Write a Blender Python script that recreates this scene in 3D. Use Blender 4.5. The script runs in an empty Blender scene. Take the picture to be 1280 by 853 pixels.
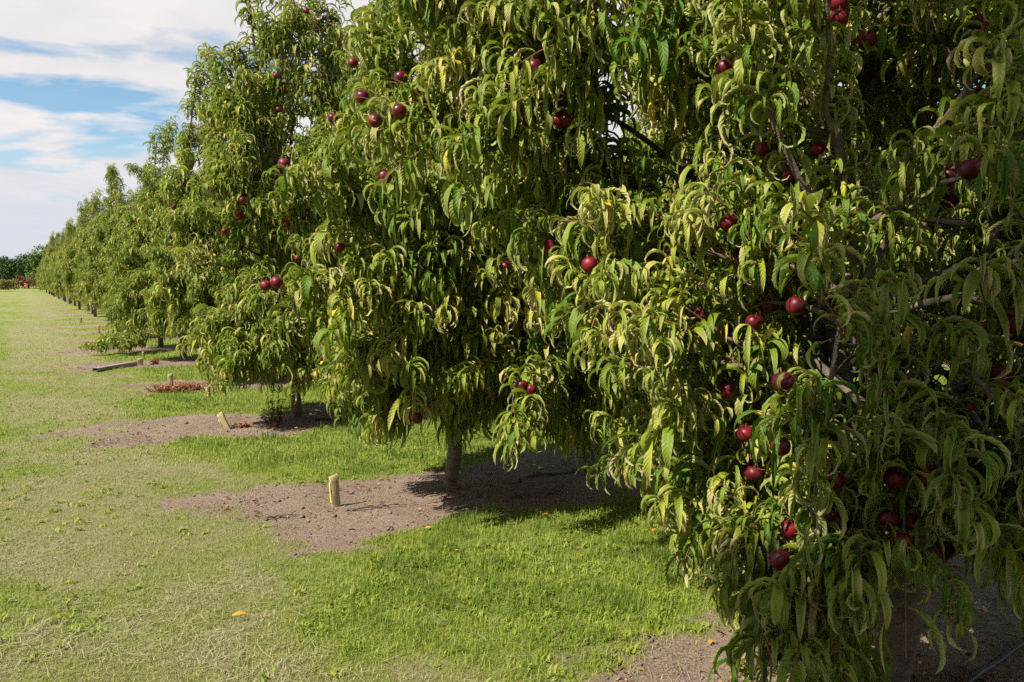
import bpy, math, random
import numpy as np

R = math.radians
rng = np.random.default_rng(7)
random.seed(7)
scn = bpy.context.scene
COL = scn.collection

# ------------------------------------------------------------------ camera
CAM = np.array([0.0, 0.0, 1.40])
YAW, PITCH = R(31.4), R(4.29)
FPX = 1000.0                                   # focal length for a 1280 px wide frame
_f = np.array([math.sin(YAW) * math.cos(PITCH), math.cos(YAW) * math.cos(PITCH), -math.sin(PITCH)])
_r = np.array([math.cos(YAW), -math.sin(YAW), 0.0])
_u = np.cross(_r, _f)


def ray(px, py):
    return _f + _r * ((px - 640.0) / FPX) - _u * ((py - 426.5) / FPX)


def at(px, py, depth):
    return CAM + ray(px, py) * depth


def on_ground(px, py, z=0.0):
    d = ray(px, py)
    return CAM + d * ((z - CAM[2]) / d[2])


def project(P):
    q = P - CAM
    d = q @ _f
    return 640 + FPX * (q @ _r) / d, 426.5 - FPX * (q @ _u) / d, d


cam_data = bpy.data.cameras.new('camera')
cam_data.lens = FPX * 36.0 / 1280.0
cam_data.sensor_width = 36.0
cam_data.clip_start = 0.05
cam_data.clip_end = 6000
cam = bpy.data.objects.new('camera', cam_data)
cam.location = CAM
cam.rotation_euler = (R(90) - PITCH, 0, -YAW)
COL.objects.link(cam)
scn.camera = cam


# ------------------------------------------------------------------ helpers
def tag(o, label=None, cat=None, group=None, kind=None):
    if label: o['label'] = label
    if cat: o['category'] = cat
    if group: o['group'] = group
    if kind: o['kind'] = kind
    return o


def empty(name, loc=(0, 0, 0), rz=0.0):
    o = bpy.data.objects.new(name, None)
    o.empty_display_size = 0.1
    o.location = loc
    o.rotation_euler = (0, 0, rz)
    COL.objects.link(o)
    return o


def np_mesh(name, V, faces, attrs=None, smooth=True, mat_index=None):
    """faces: list of int arrays (n,k). attrs: dict name -> (n,) or (n,3) point data"""
    me = bpy.data.meshes.new(name)
    V = np.asarray(V, dtype=np.float32)
    me.vertices.add(len(V))
    me.vertices.foreach_set('co', V.ravel())
    faces = [np.asarray(f, dtype=np.int32) for f in faces if len(f)]
    idx = np.concatenate([f.ravel() for f in faces])
    tot = np.concatenate([np.full(len(f), f.shape[1], dtype=np.int32) for f in faces])
    start = np.concatenate([[0], np.cumsum(tot)[:-1]]).astype(np.int32)
    me.loops.add(len(idx))
    me.loops.foreach_set('vertex_index', idx)
    me.polygons.add(len(tot))
    me.polygons.foreach_set('loop_start', start)
    me.polygons.foreach_set('loop_total', tot)
    if smooth:
        me.polygons.foreach_set('use_smooth', np.ones(len(tot), dtype=bool))
    if mat_index is not None:
        me.polygons.foreach_set('material_index', np.asarray(mat_index, dtype=np.int32))
    for k, a in (attrs or {}).items():
        a = np.asarray(a, dtype=np.float32)
        if a.ndim == 1:
            at_ = me.attributes.new(k, 'FLOAT', 'POINT')
            at_.data.foreach_set('value', a)
        else:
            at_ = me.attributes.new(k, 'FLOAT_VECTOR', 'POINT')
            at_.data.foreach_set('vector', a.ravel())
    me.update(calc_edges=True)
    me.validate()
    return me


def link(name, me, parent=None, mats=(), loc=None):
    for m in mats:
        me.materials.append(m)
    o = bpy.data.objects.new(name, me)
    COL.objects.link(o)
    if parent is not None:
        o.parent = parent
    if loc is not None:
        o.location = loc
    return o


def norm(v):
    v = np.asarray(v, dtype=float)
    return v / (np.linalg.norm(v, axis=-1, keepdims=True) + 1e-9)


def _hash(i, j, s):
    n = (i.astype(np.int64) * 374761393 + j.astype(np.int64) * 668265263 + s * 1442695041) & 0x7fffffff
    n = ((n ^ (n >> 13)) * 1274126177) & 0x7fffffff
    return ((n ^ (n >> 16)) & 0xffff) / 65535.0


def vnoise(x, y, s=0):
    i = np.floor(x); j = np.floor(y)
    fx = x - i; fy = y - j
    fx = fx * fx * (3 - 2 * fx); fy = fy * fy * (3 - 2 * fy)
    a = _hash(i, j, s); b = _hash(i + 1, j, s); c = _hash(i, j + 1, s); d = _hash(i + 1, j + 1, s)
    return (a * (1 - fx) + b * fx) * (1 - fy) + (c * (1 - fx) + d * fx) * fy


def fbm(x, y, scale, octaves=4, s=0):
    v = np.zeros_like(x, dtype=float); a = 0.5; t = 0.0
    for k in range(octaves):
        v += a * vnoise(x * scale + 17.3 * k, y * scale + 9.1 * k, s + k); t += a
        a *= 0.5; scale *= 2.03
    return v / t


def sstep(a, b, x):
    t = np.clip((x - a) / (b - a), 0, 1)
    return t * t * (3 - 2 * t)


# ------------------------------------------------------------------ materials
class NT:
    def __init__(s, name):
        s.m = bpy.data.materials.new(name)
        s.m.use_nodes = True
        s.t = s.m.node_tree
        s.t.nodes.clear()

    def n(s, typ, **kw):
        nd = s.t.nodes.new(typ)
        for k, v in kw.items():
            if k.startswith('i_'):
                key = k[2:]
                key = int(key) if key.isdigit() else key.replace('_', ' ')
                nd.inputs[key].default_value = v
            else:
                setattr(nd, k, v)
        return nd

    def l(s, a, b):
        s.t.links.new(a, b)

    def attr(s, name, out='Fac'):
        return s.n('ShaderNodeAttribute', attribute_name=name).outputs[out]

    def ramp(s, fac, stops, interp='LINEAR'):
        r = s.n('ShaderNodeValToRGB')
        r.color_ramp.interpolation = interp
        el = r.color_ramp.elements
        while len(el) < len(stops): el.new(0.5)
        for e, (p, c) in zip(el, stops):
            e.position = p; e.color = (*c, 1)
        s.l(fac, r.inputs['Fac'])
        return r.outputs['Color']

    def mix(s, fac, a, b, blend='MIX'):
        m = s.n('ShaderNodeMix', data_type='RGBA', blend_type=blend)
        for sock, v in ((m.inputs['Factor'], fac), (m.inputs['A'], a), (m.inputs['B'], b)):
            if isinstance(v, (int, float)): sock.default_value = v
            elif isinstance(v, tuple): sock.default_value = (*v, 1)
            else: s.l(v, sock)
        return m.outputs['Result']

    def math(s, op, a, b=0.0, c=0.0, clamp=False):
        m = s.n('ShaderNodeMath', operation=op, use_clamp=clamp)
        for k, v in enumerate((a, b, c)):
            if isinstance(v, (int, float)): m.inputs[k].default_value = v
            else: s.l(v, m.inputs[k])
        return m.outputs[0]

    def noise(s, scale, detail=4, rough=0.55, vec=None, out='Fac'):
        nd = s.n('ShaderNodeTexNoise')
        nd.inputs['Scale'].default_value = scale
        nd.inputs['Detail'].default_value = detail
        nd.inputs['Roughness'].default_value = rough
        if vec is not None: s.l(vec, nd.inputs['Vector'])
        return nd.outputs[out]

    def rng(s, v, a, b, c=0.0, d=1.0):
        m = s.n('ShaderNodeMapRange')
        s.l(v, m.inputs['Value'])
        for k, x in zip(('From Min', 'From Max', 'To Min', 'To Max'), (a, b, c, d)):
            m.inputs[k].default_value = x
        return m.outputs['Result']

    def finish(s, shader, bump=None):
        o = s.n('ShaderNodeOutputMaterial')
        s.l(shader, o.inputs['Surface'])
        return s.m

    def principled(s, color, rough=0.7, spec=0.4, bump=None, bstr=0.3, bdist=0.01, coat=0.0):
        p = s.n('ShaderNodeBsdfPrincipled')
        if isinstance(color, tuple): p.inputs['Base Color'].default_value = (*color, 1)
        else: s.l(color, p.inputs['Base Color'])
        if isinstance(rough, (int, float)): p.inputs['Roughness'].default_value = rough
        else: s.l(rough, p.inputs['Roughness'])
        p.inputs['Specular IOR Level'].default_value = spec
        p.inputs['Coat Weight'].default_value = coat
        if bump is not None:
            b = s.n('ShaderNodeBump')
            b.inputs['Strength'].default_value = bstr
            b.inputs['Distance'].default_value = bdist
            s.l(bump, b.inputs['Height'])
            s.l(b.outputs['Normal'], p.inputs['Normal'])
        return p.outputs['BSDF']


def leaf_material(name, detail=True, hue=0.0):
    n = NT(name)
    tint = n.attr('tint')
    uv = n.n('ShaderNodeAttribute', attribute_name='luv')
    sep = n.n('ShaderNodeSeparateXYZ'); n.l(uv.outputs['Vector'], sep.inputs[0])
    au = n.math('ABSOLUTE', sep.outputs['X'])
    top = n.ramp(tint, [(0.0, (0.035, 0.100, 0.006)), (0.35, (0.095, 0.170, 0.008)), (0.65, (0.225, 0.270, 0.014)),
                        (0.88, (0.37, 0.37, 0.030)), (0.965, (0.52, 0.44, 0.03)), (1.0, (0.65, 0.38, 0.02))])
    und = n.ramp(tint, [(0.0, (0.13, 0.20, 0.030)), (0.5, (0.31, 0.345, 0.065)), (0.88, (0.52, 0.48, 0.16)),
                        (0.965, (0.60, 0.46, 0.14)), (1.0, (0.60, 0.32, 0.10))])
    # sun-scorched blotches along the edges and towards the tip
    nz = n.noise(38.0, 3)
    sc = n.math('ADD', n.math('MULTIPLY', au, 0.30), n.math('MULTIPLY', sep.outputs['Y'], 0.30))
    sc = n.math('ADD', sc, nz)
    sc = n.math('MULTIPLY', n.rng(sc, 0.76, 1.0), n.rng(tint, 0.22, 0.70, 0.0, 0.80), clamp=True)
    top = n.mix(sc, top, (0.52, 0.40, 0.20))
    und = n.mix(sc, und, (0.62, 0.47, 0.31))
    rib = n.rng(au, 0.05, 0.13, 0.65, 0.0)
    top = n.mix(rib, top, (0.22, 0.26, 0.09))
    und = n.mix(rib, und, (0.36, 0.36, 0.18))
    geo = n.n('ShaderNodeNewGeometry')
    colr = n.mix(geo.outputs['Backfacing'], top, und)
    bump = None
    if detail:
        w = n.math('SUBTRACT', n.math('MULTIPLY', sep.outputs['Y'], 75.0), n.math('MULTIPLY', au, 9.0))
        bump = n.math('ADD', n.math('SINE', w), n.math('MULTIPLY', nz, 2.0))
    pr = n.principled(colr, n.rng(geo.outputs['Backfacing'], 0, 1, 0.50, 0.65), 0.24, bump, 0.40, 0.0016)
    tr = n.n('ShaderNodeBsdfTranslucent')
    n.l(n.mix(0.55, n.mix(0.35, top, und), (0.32, 0.46, 0.015)), tr.inputs['Color'])
    mx = n.n('ShaderNodeMixShader'); mx.inputs[0].default_value = 0.26
    n.l(pr, mx.inputs[1]); n.l(tr.outputs[0], mx.inputs[2])
    return n.finish(mx.outputs[0])


def bark_material(name, c0, c1, scale=9.0):
    n = NT(name)
    tc = n.n('ShaderNodeTexCoord')
    mp = n.n('ShaderNodeMapping'); mp.inputs['Scale'].default_value = (1, 1, 2.2)
    n.l(tc.outputs['Object'], mp.inputs[0])
    a = n.noise(scale, 6, 0.65, mp.outputs[0])
    b = n.noise(scale * 7, 4, 0.6, mp.outputs[0])
    c = n.ramp(a, [(0.3, c0), (0.55, c1), (0.75, tuple(x * 1.5 for x in c1))])
    c = n.mix(n.rng(b, 0.55, 0.75, 0, 0.6), c, tuple(x * 0.4 for x in c0))
    return n.finish(n.principled(c, 0.85, 0.25, n.math('ADD', a, n.math('MULTIPLY', b, 0.5)), 0.8, 0.012))


M = {}
M['leaf'] = leaf_material('nectarine_leaf', True)
M['leaf_far'] = leaf_material('nectarine_leaf_far', False)
M['bark'] = bark_material('bark', (0.060, 0.044, 0.033), (0.155, 0.118, 0.088))
n = NT('shoot_bark')
M['shoot'] = n.finish(n.principled(n.ramp(n.noise(14.0), [(0.35, (0.13, 0.055, 0.03)), (0.65, (0.27, 0.12, 0.05))]), 0.6, 0.35))
n = NT('nectarine_skin')
tc = n.n('ShaderNodeTexCoord')
oi = n.n('ShaderNodeObjectInfo')
v = n.n('ShaderNodeVectorMath', operation='ADD'); n.l(tc.outputs['Object'], v.inputs[0]); n.l(oi.outputs['Location'], v.inputs[1])
a = n.noise(1.3, 4, 0.6, v.outputs[0])
b = n.noise(40.0, 2, 0.5, v.outputs[0])
c = n.ramp(a, [(0.28, (0.03, 0.003, 0.007)), (0.48, (0.10, 0.004, 0.010)), (0.64, (0.20, 0.008, 0.012)), (0.80, (0.45, 0.11, 0.03))])
c = n.mix(n.rng(b, 0.68, 0.76, 0, 0.35), c, (0.30, 0.06, 0.04))
M['fruit'] = n.finish(n.principled(c, n.rng(a, 0.3, 0.7, 0.34, 0.52), 0.35, a, 0.1, 0.004))


# ------------------------------------------------------------------ tubes
def tube_arrays(paths, radii, sides):
    """many tubes -> V, quads"""
    Vs, Fs, off = [], [], 0
    ang = np.linspace(0, 2 * np.pi, sides, endpoint=False)
    ca, sa = np.cos(ang), np.sin(ang)
    for P, r in zip(paths, radii):
        P = np.asarray(P, float); r = np.asarray(r, float)
        T = norm(np.gradient(P, axis=0))
        ref = np.array([0.0, 0.0, 1.0]) if abs(T[0][2]) < 0.8 else np.array([1.0, 0.0, 0.0])
        A = norm(np.cross(T, ref)); B = np.cross(T, A)
        ring = P[:, None, :] + r[:, None, None] * (ca[None, :, None] * A[:, None, :] + sa[None, :, None] * B[:, None, :])
        m = len(P)
        Vs.append(ring.reshape(-1, 3))
        i = np.arange(m - 1)[:, None] * sides; j = np.arange(sides)[None, :]; j2 = (j + 1) % sides
        Fs.append((np.stack([i + j, i + j2, i + sides + j2, i + sides + j], -1).reshape(-1, 4)) + off)
        off += m * sides
    if not Vs: return np.zeros((0, 3)), np.zeros((0, 4), int)
    return np.concatenate(Vs), np.concatenate(Fs)


def bez(a, b, c, k):
    t = np.linspace(0, 1, k)[:, None]
    return (1 - t) ** 2 * a + 2 * t * (1 - t) * b + t * t * c


def spline(pts, k):
    """Catmull-Rom through pts"""
    P = np.asarray(pts, float)
    P = np.vstack([2 * P[0] - P[1], P, 2 * P[-1] - P[-2]])
    seg = len(P) - 3
    out = []
    for s in np.linspace(0, seg - 1e-6, k):
        i = int(s); t = s - i
        p0, p1, p2, p3 = P[i:i + 4]
        out.append(0.5 * ((2 * p1) + (-p0 + p2) * t + (2 * p0 - 5 * p1 + 4 * p2 - p3) * t * t + (-p0 + 3 * p1 - 3 * p2 + p3) * t ** 3))
    return np.array(out)


# ------------------------------------------------------------------ leaves
def leaf_arrays(P, head, e0, bend, L, W, fold, roll, tw, tint, nl, g):
    """P (n,3) bases; head (n) heading angle; e0 initial elevation; bend total droop; all angles rad."""
    n_ = len(P)
    t = np.linspace(0, 1, nl + 1)
    tm = (t[1:] + t[:-1]) / 2
    el = e0[:, None] - bend[:, None] * tm[None, :] ** 1.15
    hd = head[:, None] + tw[:, None] * tm[None, :]
    d = np.stack([np.cos(el) * np.cos(hd), np.cos(el) * np.sin(hd), np.sin(el)], -1) * (L[:, None, None] / nl)
    C = np.concatenate([P[:, None, :], P[:, None, :] + np.cumsum(d, axis=1)], axis=1)      # (n, nl+1, 3)
    T = np.gradient(C, axis=1); T /= np.linalg.norm(T, axis=-1, keepdims=True) + 1e-9
    hs = head[:, None] + tw[:, None] * t[None, :] + np.pi / 2
    S = np.stack([np.cos(hs), np.sin(hs), np.zeros_like(hs)], -1)
    S = S - (S * T).sum(-1, keepdims=True) * T
    S /= np.linalg.norm(S, axis=-1, keepdims=True) + 1e-9
    N = np.cross(T, S)
    N = N * np.sign(0.0001 + np.cos(e0 * 0))[:, None, None]
    rl = roll[:, None, None] * (0.4 + 0.6 * t[None, :, None])
    S2 = S * np.cos(rl) + N * np.sin(rl)
    N2 = -S * np.sin(rl) + N * np.cos(rl)
    w = np.clip(np.sin(np.pi * np.clip(t, 0, 1) ** 0.78), 0, 1) ** 0.75
    w = np.maximum(w, np.where(t < 0.02, 0.06, 0.0))[None, :, None] * W[:, None, None] * 0.5
    wav = 1 + 0.30 * np.sin(t[None, :, None] * 17 + tint[:, None, None] * 40)
    fo = fold[:, None, None]
    up = np.sin(fo) * wav
    eL = C - S2 * w * np.cos(fo) + N2 * w * up
    eR = C + S2 * w * np.cos(fo) + N2 * w * (np.sin(fo) * (2 - wav))
    V = np.stack([eL, C, eR], axis=2)                                                    # (n, nl+1, 3, 3)
    k = np.arange(n_)[:, None, None] * (nl + 1) * 3 + np.arange(nl)[None, :, None] * 3 + np.arange(2)[None, None, :]
    F = np.stack([k, k + 3, k + 4, k + 1], -1).reshape(-1, 4)
    u = np.broadcast_to(np.array([-1.0, 0.0, 1.0])[None, None, :], (n_, nl + 1, 3))
    vv = np.broadcast_to(t[None, :, None], (n_, nl + 1, 3))
    luv = np.stack([u, vv, np.zeros_like(u)], -1).reshape(-1, 3)
    tt = np.repeat(tint, (nl + 1) * 3)
    return V.reshape(-1, 3), F, luv, tt, C


class Tree:
    """skeleton + leaves, in tree-local coordinates (base at the origin)"""

    def __init__(s, seed, height=4.2, rx=1.1, ry=0.95, skirt=0.45, limbs=None, extra=(), nsec=24, leafscale=1.0,
                 trunk_h=0.62, trunk_r=0.055, lean=(0, 0), dens=1.0, tops=None, top_w=0.28, nlimb=7):
        s.g = np.random.default_rng(seed)
        g = s.g
        s.h, s.rx, s.ry, s.skirt, s.ls, s.top_w = height, rx, ry, skirt, leafscale, top_w
        s.limb_paths, s.limb_radii, s.limb_sub = [], [], []
        s.shoots = []                                             # (path(k,3), vigour)
        th = np.array([lean[0], lean[1], trunk_h])
        s.trunk = spline([(0, 0, -0.05), (0.01, 0.005, 0.02), th * 0.5 + np.array([g.normal(0, .012), g.normal(0, .012), 0]), th], 9)
        s.trunk_r = np.interp(np.linspace(0, 1, 9), [0, 0.14, 0.25, 0.9, 1], [1.5, 1.22, 1.02, 0.95, 1.1]) * trunk_r
        auto = []
        tops = tops or []
        if limbs is None:
            k = nlimb
            a0 = g.uniform(0, 2 * np.pi)
            for i in range(k):
                az = a0 + i * 2 * np.pi / k + g.normal(0, 0.2)
                hh = height * g.uniform(0.52, 0.76) if i else height
                if i < len(tops): az, hh = tops[i][0], tops[i][1]
                rr = g.uniform(0.40, 0.78) if i >= 2 else g.uniform(0.22, 0.45)
                e = np.array([math.cos(az) * rx, math.sin(az) * ry, 0])
                p = [th * 0.96, th + e * 0.22 + np.array([0, 0, 0.28]), th + e * rr * 0.95 + np.array([0, 0, hh * 0.32]),
                     np.array([th[0], th[1], 0]) + e * rr * 1.02 + np.array([g.normal(0, .05), g.normal(0, .05), hh * 0.66]),
                     np.array([th[0], th[1], 0]) + e * rr * 0.95 + np.array([g.normal(0, .08), g.normal(0, .08), hh - 0.25])]
                auto.append((p, trunk_r * 0.62))
        else:
            auto = limbs
        for p, r0 in auto:
            path = spline(p, 26)
            path[3:] += np.cumsum(g.normal(0, 0.006, (23, 3)), axis=0)
            s.add_limb(path, r0, nsec, dens)
        for path, r0, ns, spread in extra:
            s.add_branch(spline(path, 18), r0, ns, spread)
        s.make_leaves(dens)

    def reach(s, z, az):
        f = np.interp(z, [s.skirt - 0.1, s.skirt + 0.35, 1.3, s.h * 0.48, s.h * 0.72, s.h * 0.9, s.h],
                      [0.80, 1.0, 1.06, 0.98, 0.60, s.top_w + 0.05, s.top_w * 0.5])
        el = 1 / math.sqrt((math.cos(az) / s.rx) ** 2 + (math.sin(az) / s.ry) ** 2)
        return f * el * (0.82 + 0.36 * float(vnoise(np.array([az * 1.4 + 50]), np.array([z * 1.7 + s.h * 9]), 3)[0]))

    def add_limb(s, path, r0, nsec, dens):
        g = s.g
        k = len(path)
        rad = np.linspace(1, 0.22, k) ** 0.9 * r0
        sub_p, sub_r = [], []
        seglen = np.linalg.norm(np.diff(path, axis=0), axis=1).sum()
        for j in range(nsec):
            t = 0.10 + 0.88 * (j + g.uniform(0, 0.9)) / nsec
            i = min(int(t * (k - 1)), k - 2)
            p = path[i]
            base_az = math.atan2(p[1], p[0] + 1e-6)
            az = base_az + g.normal(0, 0.95)
            low = p[2] < 1.5
            dz = g.uniform(-0.50, 0.40) if low else g.uniform(0.02, 0.60)
            ze = np.clip(p[2] + dz, s.skirt + 0.02, s.h * 1.02)
            rr = s.reach(ze, az) * g.uniform(0.72, 1.02)
            e = np.array([math.cos(az) * rr, math.sin(az) * rr, ze])
            if not low:
                mx_ = g.uniform(0.26, 0.55) * (1.0 if p[2] < 2.6 else 0.8)
                dh = e[:2] - p[:2]; l_ = np.hypot(*dh)
                if l_ > mx_: e[:2] = p[:2] + dh * mx_ / l_
            if np.linalg.norm(e - p) < 0.15:
                e = p + np.array([math.cos(az) * 0.25, math.sin(az) * 0.25, 0.18])
            m = (p + e) / 2 + np.array([0, 0, 0.10 + 0.22 * np.linalg.norm(e[:2] - p[:2])]) if low else p + (e - p) * np.array([0.75, 0.75, 0.35])
            ln = np.linalg.norm(e - p)
            kk = max(5, int(ln / 0.09))
            q = bez(p, m, e, kk)
            q[1:] += g.normal(0, 0.008, (kk - 1, 3))
            sub_p.append(q); sub_r.append(np.linspace(1, 0.35, kk) * min(0.011 + 0.007 * ln, rad[i] * 0.8))
            s.shoots_along(q, az, 0.075 / dens)
        # leader shoots around the upper limb
        top = path[int(k * 0.45):]
        s.shoots_along(top, None, 0.055 / dens, up=0.9)
        s.shoots.append((path[-1] + np.linspace(0, 1, 6)[:, None] * np.array([g.normal(0, .08), g.normal(0, .08), g.uniform(.28, .42)]), 1.1))
        s.limb_paths.append(path); s.limb_radii.append(rad); s.limb_sub.append((sub_p, sub_r))

    def add_branch(s, path, r0, ns, spread):
        """a long individual branch with side branchlets"""
        g = s.g
        k = len(path)
        sub_p, sub_r = [], []
        for j in range(ns):
            t = 0.28 + 0.7 * (j + g.uniform(0, 0.9)) / ns
            i = min(int(t * (k - 1)), k - 2)
            p = path[i]
            d = norm(path[i + 1] - path[i]) * 0.7 + g.normal(0, 0.62, 3) + np.array([0, 0, 0.12])
            e = p + norm(d) * spread * g.uniform(0.6, 1.1)
            q = bez(p, (p + e) / 2 + np.array([0, 0, 0.06]), e, 6)
            sub_p.append(q); sub_r.append(np.linspace(1, 0.4, 6) * r0 * 0.35)
            s.shoots_along(q, math.atan2(d[1], d[0]), 0.065)
        s.shoots_along(path[int(k * 0.3):], None, 0.07)
        s.limb_paths.append(path); s.limb_radii.append(np.linspace(1, 0.3, k) * r0); s.limb_sub.append((sub_p, sub_r))

    def shoots_along(s, q, az, step, up=0.35):
        g = s.g
        seg = np.linalg.norm(np.diff(q, axis=0), axis=1)
        cum = np.concatenate([[0], np.cumsum(seg)])
        total = cum[-1]
        ts = np.arange(0.22 * total if az is not None else 0.0, total, step) + g.uniform(0, step)
        for x in ts:
            x = min(x, total - 1e-4)
            i = min(np.searchsorted(cum, x), len(q) - 1)
            p = q[i]
            bd = norm(q[i] - q[i - 1]) if i else norm(q[1] - q[0])
            a = (az + g.normal(0, 0.9)) if az is not None else g.uniform(0, 2 * np.pi)
            rad_ = np.array([math.cos(a), math.sin(a), 0])
            d = norm(bd * 0.5 + rad_ * 0.55 + np.array([0, 0, (up + 0.25) * g.uniform(0.4, 1.6)]) + g.normal(0, 0.22, 3))
            ln = g.uniform(0.10, 0.30) * (1.25 if g.uniform() < 0.2 else 1.0)
            e = p + d * ln
            m = p + d * ln * 0.55 + np.array([0, 0, 0.03])
            e = e - np.array([0, 0, 0.06 * ln])
            s.shoots.append((bez(p, m, e, 6), g.uniform(0.85, 1.1)))
        # terminal shoot
        d = norm(q[-1] - q[-2])
        e = q[-1] + d * g.uniform(0.15, 0.3)
        s.shoots.append((bez(q[-1], (q[-1] + e) / 2 + np.array([0, 0, 0.03]), e, 6), 1.08))

    def make_leaves(s, dens):
        g = s.g
        P, H, E, B, Ln, W, Fo, Ro, Tw, Ti, sid = ([] for _ in range(11))
        for si, (path, vig) in enumerate(s.shoots):
            ln = np.linalg.norm(np.diff(path, axis=0), axis=1).sum()
            nlv = int(ln / 0.0175) + 5
            t = np.linspace(0.12, 1.0, nlv)
            x = t * (len(path) - 1)
            i = np.minimum(x.astype(int), len(path) - 2)
            f = (x - i)[:, None]
            pos = path[i] * (1 - f) + path[i + 1] * f
            ax = norm(path[i + 1] - path[i])
            ph = g.uniform(0, 6.28) + np.arange(nlv) * 2.4
            ref = np.array([0.3, 0.2, 0.93])
            a = norm(np.cross(ax, ref)); b = np.cross(ax, a)
            radial = a * np.cos(ph)[:, None] + b * np.sin(ph)[:, None]
            d = norm(radial * 0.85 + ax * (0.35 + 0.5 * t)[:, None] + np.array([0, 0, 0.28]))
            P.append(pos); H.append(np.arctan2(d[:, 1], d[:, 0]) + g.normal(0, 0.2, nlv))
            e0 = np.arcsin(np.clip(d[:, 2], -1, 1))
            E.append(np.clip(e0, -0.7, 1.15))
            curl = g.uniform(0.70, 1.30)                                  # whole shoot curls alike
            bd = np.clip(g.normal(3.35, 0.70, nlv) * curl, 1.1, 5.0)
            B.append(np.where(e0 < -0.2, bd * 0.55, bd))
            size = np.interp(t, [0, 0.25, 0.7, 1.0], [0.70, 1.0, 1.0, 0.58]) * vig * g.uniform(0.82, 1.12)
            L_ = g.normal(0.168, 0.026, nlv) * size * s.ls
            Ln.append(L_); W.append(L_ * np.clip(g.normal(0.186, 0.03, nlv), .11, .27))
            Fo.append(np.clip(g.normal(0.85, 0.36, nlv), 0.08, 1.4)); Ro.append(g.normal(0, 0.45, nlv)); Tw.append(g.normal(0, 0.35, nlv))
            base = g.beta(2.2, 2.2)
            ti = np.clip(base * 0.66 + g.uniform(-0.04, 0.38, nlv), 0, 0.95)
            odd = g.uniform(0, 1, nlv)
            ti = np.where(odd > 0.994, g.uniform(0.965, 1.0, nlv), ti)
            Ti.append(ti); sid.append(np.full(nlv, si))
        c = np.concatenate
        s.lf = [c(P), c(H), c(E), c(B), c(Ln), c(W), c(Fo), c(Ro), c(Tw), c(Ti)]
        s.sid = c(sid)
        # thin interior: leaves deep under the canopy dropped
        p = s.lf[0]
        rr = np.hypot(p[:, 0] / s.rx, p[:, 1] / s.ry)
        keep = (rr > 0.45) | (g.uniform(0, 1, len(p)) < 0.55)
        keep &= p[:, 2] > 0.16
        s.filter(keep)

    def filter(s, keep):
        s.lf = [a[keep] for a in s.lf]; s.sid = s.sid[keep]

    def tips(s):
        """point 45 % along each leaf (approx.)"""
        P, H, E, B, L = s.lf[:5]
        el = E - B * 0.25
        return P + np.stack([np.cos(el) * np.cos(H), np.cos(el) * np.sin(H), np.sin(el)], -1) * (L * 0.5)[:, None]

    def crown_mesh(s, nl, sides=3):
        V, F, luv, tt, C = leaf_arrays(*s.lf, nl, s.g)
        rads = [np.linspace(1, 0.5, len(p)) * 0.0028 for p, _ in s.shoots]
        V2, F2 = tube_arrays([p for p, _ in s.shoots], rads, sides)
        me = np_mesh('crown', np.concatenate([V, V2]), [F, F2 + len(V)],
                     {'luv': np.concatenate([luv, np.zeros((len(V2), 3))]), 'tint': np.concatenate([tt, np.zeros(len(V2))])},
                     True, np.concatenate([np.zeros(len(F), int), np.ones(len(F2), int)]))
        return me

    def trunk_mesh(s, sides=14):
        V, F = tube_arrays([s.trunk], [s.trunk_r], sides)
        g = s.g
        a = np.arctan2(V[:, 1], V[:, 0])
        V[:, :2] *= (1 + 0.05 * np.sin(a * 3 + V[:, 2] * 4) + 0.03 * np.sin(a * 5 - V[:, 2] * 11))[:, None]
        return np_mesh('trunk', V, [F])

    def limb_mesh(s, i, sides=9):
        V, F = tube_arrays([s.limb_paths[i]], [s.limb_radii[i]], sides)
        sp, sr = s.limb_sub[i]
        V2, F2 = tube_arrays(sp, sr, 5)
        return np_mesh('limb', np.concatenate([V, V2]), [F, F2 + len(V)])


def fruit_mesh(seed):
    """nectarine: slightly squat globe with a suture groove and a stalk dimple"""
    nu, nv = 28, 18
    th = np.linspace(0, 2 * np.pi, nu, endpoint=False)
    ph = np.linspace(0.0, np.pi, nv)
    T, Pq = np.meshgrid(th, ph)
    r = np.ones_like(T) * 0.5
    groove = np.exp(-(np.minimum(T, 2 * np.pi - T) / 0.20) ** 2)
    r *= 1 - 0.055 * groove * np.sin(Pq)
    r *= 1 - 0.28 * np.exp(-(Pq / 0.38) ** 2)                # stalk dimple
    r *= 1 + 0.035 * np.exp(-((np.pi - Pq) / 0.25) ** 2)     # small point
    x = r * np.sin(Pq) * np.cos(T); y = r * np.sin(Pq) * np.sin(T) * 0.97; z = r * np.cos(Pq) * 0.97
    V = np.stack([x, y, z], -1).reshape(-1, 3)
    i = np.arange(nv - 1)[:, None] * nu; j = np.arange(nu)[None, :]; j2 = (j + 1) % nu
    F = np.stack([i + j, i + nu + j, i + nu + j2, i + j2], -1).reshape(-1, 4)
    sv, sf = tube_arrays([np.array([[0, 0, 0.34], [0.01, 0, 0.50], [0.03, 0, 0.62]])], [np.array([.035, .025, .03])], 6)
    me = np_mesh('nectarine', np.concatenate([V, sv]), [F, sf + len(V)], None, True,
                 np.concatenate([np.zeros(len(F), int), np.ones(len(sf), int)]))
    me.materials.append(M['fruit']); me.materials.append(M['shoot'])
    return me


FRUIT = fruit_mesh(0)


def add_fruit(pos, size, parent, g):
    o = bpy.data.objects.new('nectarine', FRUIT)
    COL.objects.link(o)
    o.parent = parent
    o.location = pos
    o.rotation_euler = (g.uniform(-.4, .4), g.uniform(-.4, .4), g.uniform(0, 6.28))
    o.scale = (size, size, size)
    return o


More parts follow.
